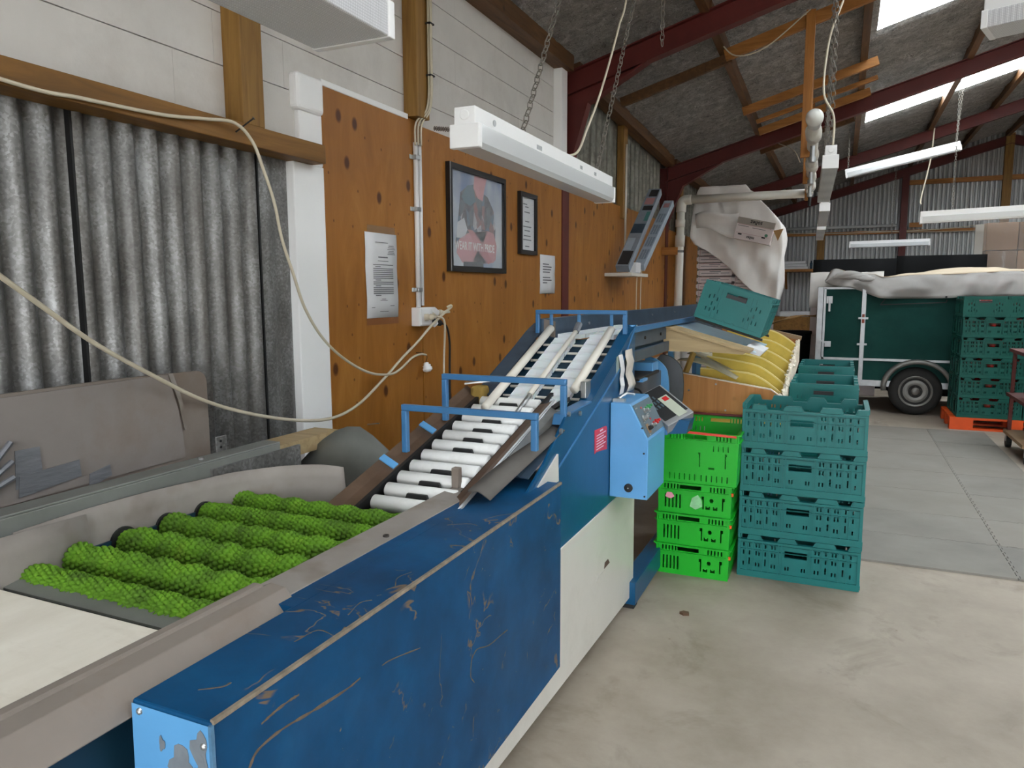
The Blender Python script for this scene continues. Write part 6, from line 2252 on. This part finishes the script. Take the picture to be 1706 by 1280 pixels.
# ================================================================ CARTON STACK UNDER THE SHEET
cg = 'printed fruit cartons in the stack under the white sheet'
ct = thing('fruit_carton', 'printed pinkish white fruit carton in the tall stack under the white sheet', 'carton', (0, 0, 0), cg)
MB().box(-0.24, 0.24, -0.19, 0.19, 0.0, 0.086).build('tray', M_CARTON, ct, bevel=0.003, segs=1)
for s in (-1, 1):
    MB().box(s * 0.24 - (0.02 if s < 0 else -0.0), s * 0.24 + (0.0 if s < 0 else 0.02), -0.19, -0.02, 0.02, 0.075).build('corner_tab', M_CARTON, ct)
mb = MB()
mb.box(-0.08, 0.08, -0.1906, -0.19, 0.058, 0.068)
mb.box(-0.20, 0.05, -0.1906, -0.19, 0.036, 0.044)
mb.box(0.08, 0.20, -0.1906, -0.19, 0.036, 0.044)
stuff(mb.build('printed_lines', M_INK, ct))
MB().box(-0.22, 0.22, -0.1906, -0.19, 0.078, 0.083).box(-0.225, -0.22, -0.1906, -0.19, 0.0, 0.083).build('pink_border', M_PINK, ct)
first = True
for col in range(2):
    for k in range(27 if col == 0 else 25):
        loc = (-1.70 + 0.52 * col + 0.006 * math.sin(k * 1.7), 11.25 + 0.004 * math.cos(k * 2.3), 0.14 + 0.0985 * k)
        if first:
            ct.location = loc
            first = False
        else:
            dup(ct, loc, ct['label'], group=cg)
tagp = MB().box(-2.0, -0.85, 11.03, 11.9, 0.0, 0.14).build('carton_pallet', M_GIRT)
tag(tagp, 'dull wooden pallet under the tall stack of fruit cartons', 'pallet')
for cx in (-1.70, -1.18):
    o = MB().box(cx - 0.255, cx + 0.255, 11.48, 11.86, 0.14, 2.55).build('carton_column', M_CARTON, bevel=0.004)
    tag(o, 'rear column of packed cartons behind the %s printed stack' % ('left' if cx < -1.5 else 'right'), 'carton')

sh_ = thing('draped_sheet', 'white sheet draped over the tall stack of fruit cartons', 'sheet', (-1.4, 11.2, 1.3))
prof = [(2.98, -1.93, -1.30), (2.90, -1.98, -1.24), (2.72, -2.02, -1.06), (2.56, -2.03, -0.92), (2.42, -2.035, -0.82), (2.26, -2.04, -0.795), (2.17, -1.99, -0.79), (2.08, -1.82, -0.79), (1.95, -1.64, -0.795), (1.80, -1.46, -0.80), (1.65, -1.33, -0.81), (1.50, -1.16, -0.82), (1.38, -0.98, -0.83), (1.30, -0.88, -0.835)]
rows = []
NU = 34
# back edge and top first
for back in (11.9, 11.6, 11.3):
    r = []
    for u in range(NU + 8):
        s = min(1, u / NU)
        x = -1.90 + (-1.34 + 1.90) * s
        r.append((x, back, 2.96 + 0.03 * math.sin(s * 7 + back)))
    rows.append(r)
zs = []
for k in range(len(prof) - 1):
    for q in range(4):
        t = q / 4
        zs.append(tuple(prof[k][c] * (1 - t) + prof[k + 1][c] * t for c in range(3)))
zs.append(prof[-1])
for k, (z, xl, xr) in enumerate(zs):
    r = []
    for u in range(NU + 8):
        if u <= NU:
            s = u / NU
            x = xl + (xr - xl) * s
            y = 11.035 - 0.02 * min(1, (2.98 - z) * 3)
            fold = 0.03 * math.sin(x * 15 + z * 5.5 + 1.2 * math.sin(z * 3.1)) + 0.012 * math.sin(x * 31 - z * 7)
            fold += 0.02 * noise.noise(Vector((x * 3, z * 3, 2)))
            y += -0.045 - fold * (0.4 + 0.6 * min(1, (2.98 - z)))
            if z > 2.2 and s < 0.4:
                y -= 0.03 * math.sin((z - 2.2) * 9)
        else:
            s = (u - NU) / 7
            x = xr + 0.02 * math.sin(s * 6 + z * 9) * s
            y = 11.0 + 0.85 * s
        r.append((x, y, z - (0.012 * math.sin(u * 0.9) if k == len(zs) - 1 else 0)))
    rows.append(r)
MB().grid(rows).build('cloth', M_SHEET, sh_, smooth=True, solid=0.006, fix=False)
mb = MB()
rows = []
for v in range(7):
    t = v / 6
    r = []
    for u in range(12):
        s = u / 11
        r.append((-1.98 + 0.62 * s + 0.02 * t, 10.93 - 0.05 * math.sin(s * 3) - 0.03 * math.sin(t * 5 + s * 4), 2.60 - 0.36 * t * (0.55 + 0.45 * s) + 0.03 * math.sin(s * 6)))
    rows.append(r)
mb.grid(rows).build('upper_fold', M_SHEET, sh_, smooth=True, solid=0.006, fix=False)

# the upturned carton tucked in the sheet
uc = thing('upturned_carton', 'upturned printed carton with brown flap resting in the white sheet', 'carton', (-1.16, 10.75, 2.2))
Mc = frame_matrix((-1.425, 10.80, 2.235), Vector((0.49, 0, -0.115)), Vector((0.07, 0, 0.30)))   # x right, y up, z towards viewer (-y)
if (Mc.to_3x3() @ Vector((0, 0, 1))).y > 0:
    Mc = frame_matrix((-1.425, 10.80, 2.235), Vector((0.49, 0, -0.115)), Vector((0.07, 0, 0.30)))
sgn = 1 if (Mc.to_3x3() @ Vector((0, 0, 1))).y < 0 else -1
zf = 0.0 if sgn > 0 else 0.0


def cbox(u0, u1, v0, v1, d0, d1):
    lo, hi = sorted((sgn * d0, sgn * d1))
    return MB().box(u0, u1, v0, v1, lo, hi, Mc)


cbox(0, 0.50, 0, 0.30, -0.24, 0.0).build('body', M_CARTON, uc, bevel=0.003)
cbox(0.0, 0.505, 0.215, 0.302, 0.0005, 0.002).build('grey_band', M_CARTONG, uc)
cbox(0.02, 0.47, 0.208, 0.213, 0.0005, 0.0015).build('pink_line', M_PINK, uc)
cbox(0.02, 0.47, 0.088, 0.092, 0.0005, 0.0015).build('pink_line', M_PINK, uc)
cbox(0.02, 0.17, 0.185, 0.192, 0.0005, 0.0015).build('print_line', M_INK, uc)
cbox(0.22, 0.40, 0.180, 0.187, 0.0005, 0.0015).build('print_line', M_INK, uc)
cbox(0.05, 0.10, 0.063, 0.083, 0.0005, 0.002).build('hand_slot', M_BLACK, uc)
cbox(0.37, 0.42, 0.070, 0.090, 0.0005, 0.002).build('hand_slot', M_BLACK, uc)
cm = frame_matrix(Mc @ Vector((0.43, 0.115, sgn * 0.001)), -(Mc.to_3x3() @ Vector((1, 0, 0))), -(Mc.to_3x3() @ Vector((0, 1, 0))))
cc = Mc @ Vector((0.425, 0.115, sgn * 0.001))
nrm = Mc.to_3x3() @ Vector((0, 0, sgn))
MB().lathe(cc, nrm, [(0, 0.022), (0.001, 0.022)], 16).build('green_emblem', mat('green_emblem', (84, 132, 108), 0.7), uc)
T1 = frame_matrix(Mc @ Vector((0.255, 0.258, sgn * 0.003)), -(Mc.to_3x3() @ Vector((1, 0, 0))), -(Mc.to_3x3() @ Vector((0, 1, 0))))
text_mesh('carton_lettering', 'sollez', M_INKD, uc, T1, 0.075, 0.0004, 0.002, 0.95)
T2 = frame_matrix(Mc @ Vector((0.225, 0.045, sgn * 0.003)), -(Mc.to_3x3() @ Vector((1, 0, 0))), -(Mc.to_3x3() @ Vector((0, 1, 0))))
text_mesh('carton_lettering', 'sollez', M_INKD, uc, T2, 0.05, 0.0004, 0.001, 0.95)
MB().prism([(0, 0), (0.13, 0.02), (0.06, -0.14)], 'z', 0, 0.004).xf(frame_matrix(Mc @ Vector((0.50, 0.20, -sgn * 0.0)), (1, 0, 0.02), (0, 0, 1))).build('brown_flap', M_CARD, uc)

# ================================================================ CARDBOARD AND SHELF BY THE END
dr = thing('black_drum', 'black bin capped with bowed brown cardboard behind the trailer', 'bin', (-0.60, 10.8, 0))
MB().lathe((-0.60, 10.80, 0), (0, 0, 1), [(0, 0.22), (0.9, 0.25), (0.92, 0.26), (0.95, 0.26)], 24).build('drum', M_BLACKP, dr, smooth=True)
rows = []
for v in range(8):
    t = v / 7
    rows.append([(-0.88 + 0.58 * q / 9, 10.56 + 0.46 * t, 1.0 + 0.16 * math.sin(min(1, 0.15 + q / 9 * 1.05) * math.pi / 2) + 0.012 * math.sin(q + t * 4)) for q in range(10)])
MB().grid(rows).build('cardboard_cap', M_CARD, dr, smooth=True, solid=0.008, fix=False)

sf = thing('wall_shelf', 'timber shelf on the end wall holding paper rolls', 'shelf', (-0.9, 18.3, 1.9))
MB().box(-1.6, -0.42, 18.05, 18.74, 1.93, 1.985).build('board', M_BATTEN, sf)
MB().bar((-1.2, 18.7, 1.55), (-1.2, 18.1, 1.93), 0.05, 0.04).build('brace', M_BATTEN, sf)
MB().bar((-0.6, 18.7, 1.55), (-0.6, 18.1, 1.93), 0.05, 0.04).build('brace', M_BATTEN, sf)
for k in range(3):
    o = MB().box(-1.40, -0.72 - 0.03 * k, 18.15, 18.5, 1.985 + 0.062 * k, 2.040 + 0.062 * k).build('flat_carton', M_PAPER, bevel=0.004)
    tag(o, ['bottom', 'middle', 'top'][k] + ' flat white pack on the end wall shelf', 'pack', 'packs on the end wall shelf')
for k in range(4):
    o = MB().lathe((-0.66 + 0.075 * k, 18.2, 1.985), (0, 0, 1), [(0, 0.030), (0.13, 0.030), (0.15, 0.014), (0.19, 0.014)], 12).build('spray_can', [M_DARKBLUE, M_ALU, M_DARKBLUE, M_BLUE2][k], smooth=False)
    tag(o, ['first', 'second', 'third', 'fourth'][k] + ' can from the white packs on the end wall shelf', 'can', 'cans on the end wall shelf')
bn2 = MB().box(-1.6, -0.5, 16.6, 17.2, 0.0, 0.95).build('low_bench', M_GIRT)
tag(bn2, 'low timber bench against the end wall beside the carton stack', 'bench')
o = MB().box(-1.2, -0.6, 16.7, 17.1, 0.95, 1.06).build('bench_pack', M_PAPER, bevel=0.02)
tag(o, 'crumpled white pack on the low bench by the end wall', 'pack')

# a scrap of dry leaf on the concrete
o = MB().prism([(-0.62, 3.30), (-0.60, 3.285), (-0.575, 3.295), (-0.58, 3.315), (-0.605, 3.318)], 'z', 0.0, 0.012).build('leaf_scrap', mat('dry_leaf', (96, 72, 54), 0.8))
tag(o, 'small brown scrap of dry leaf on the concrete in front of the green crates', 'leaf')
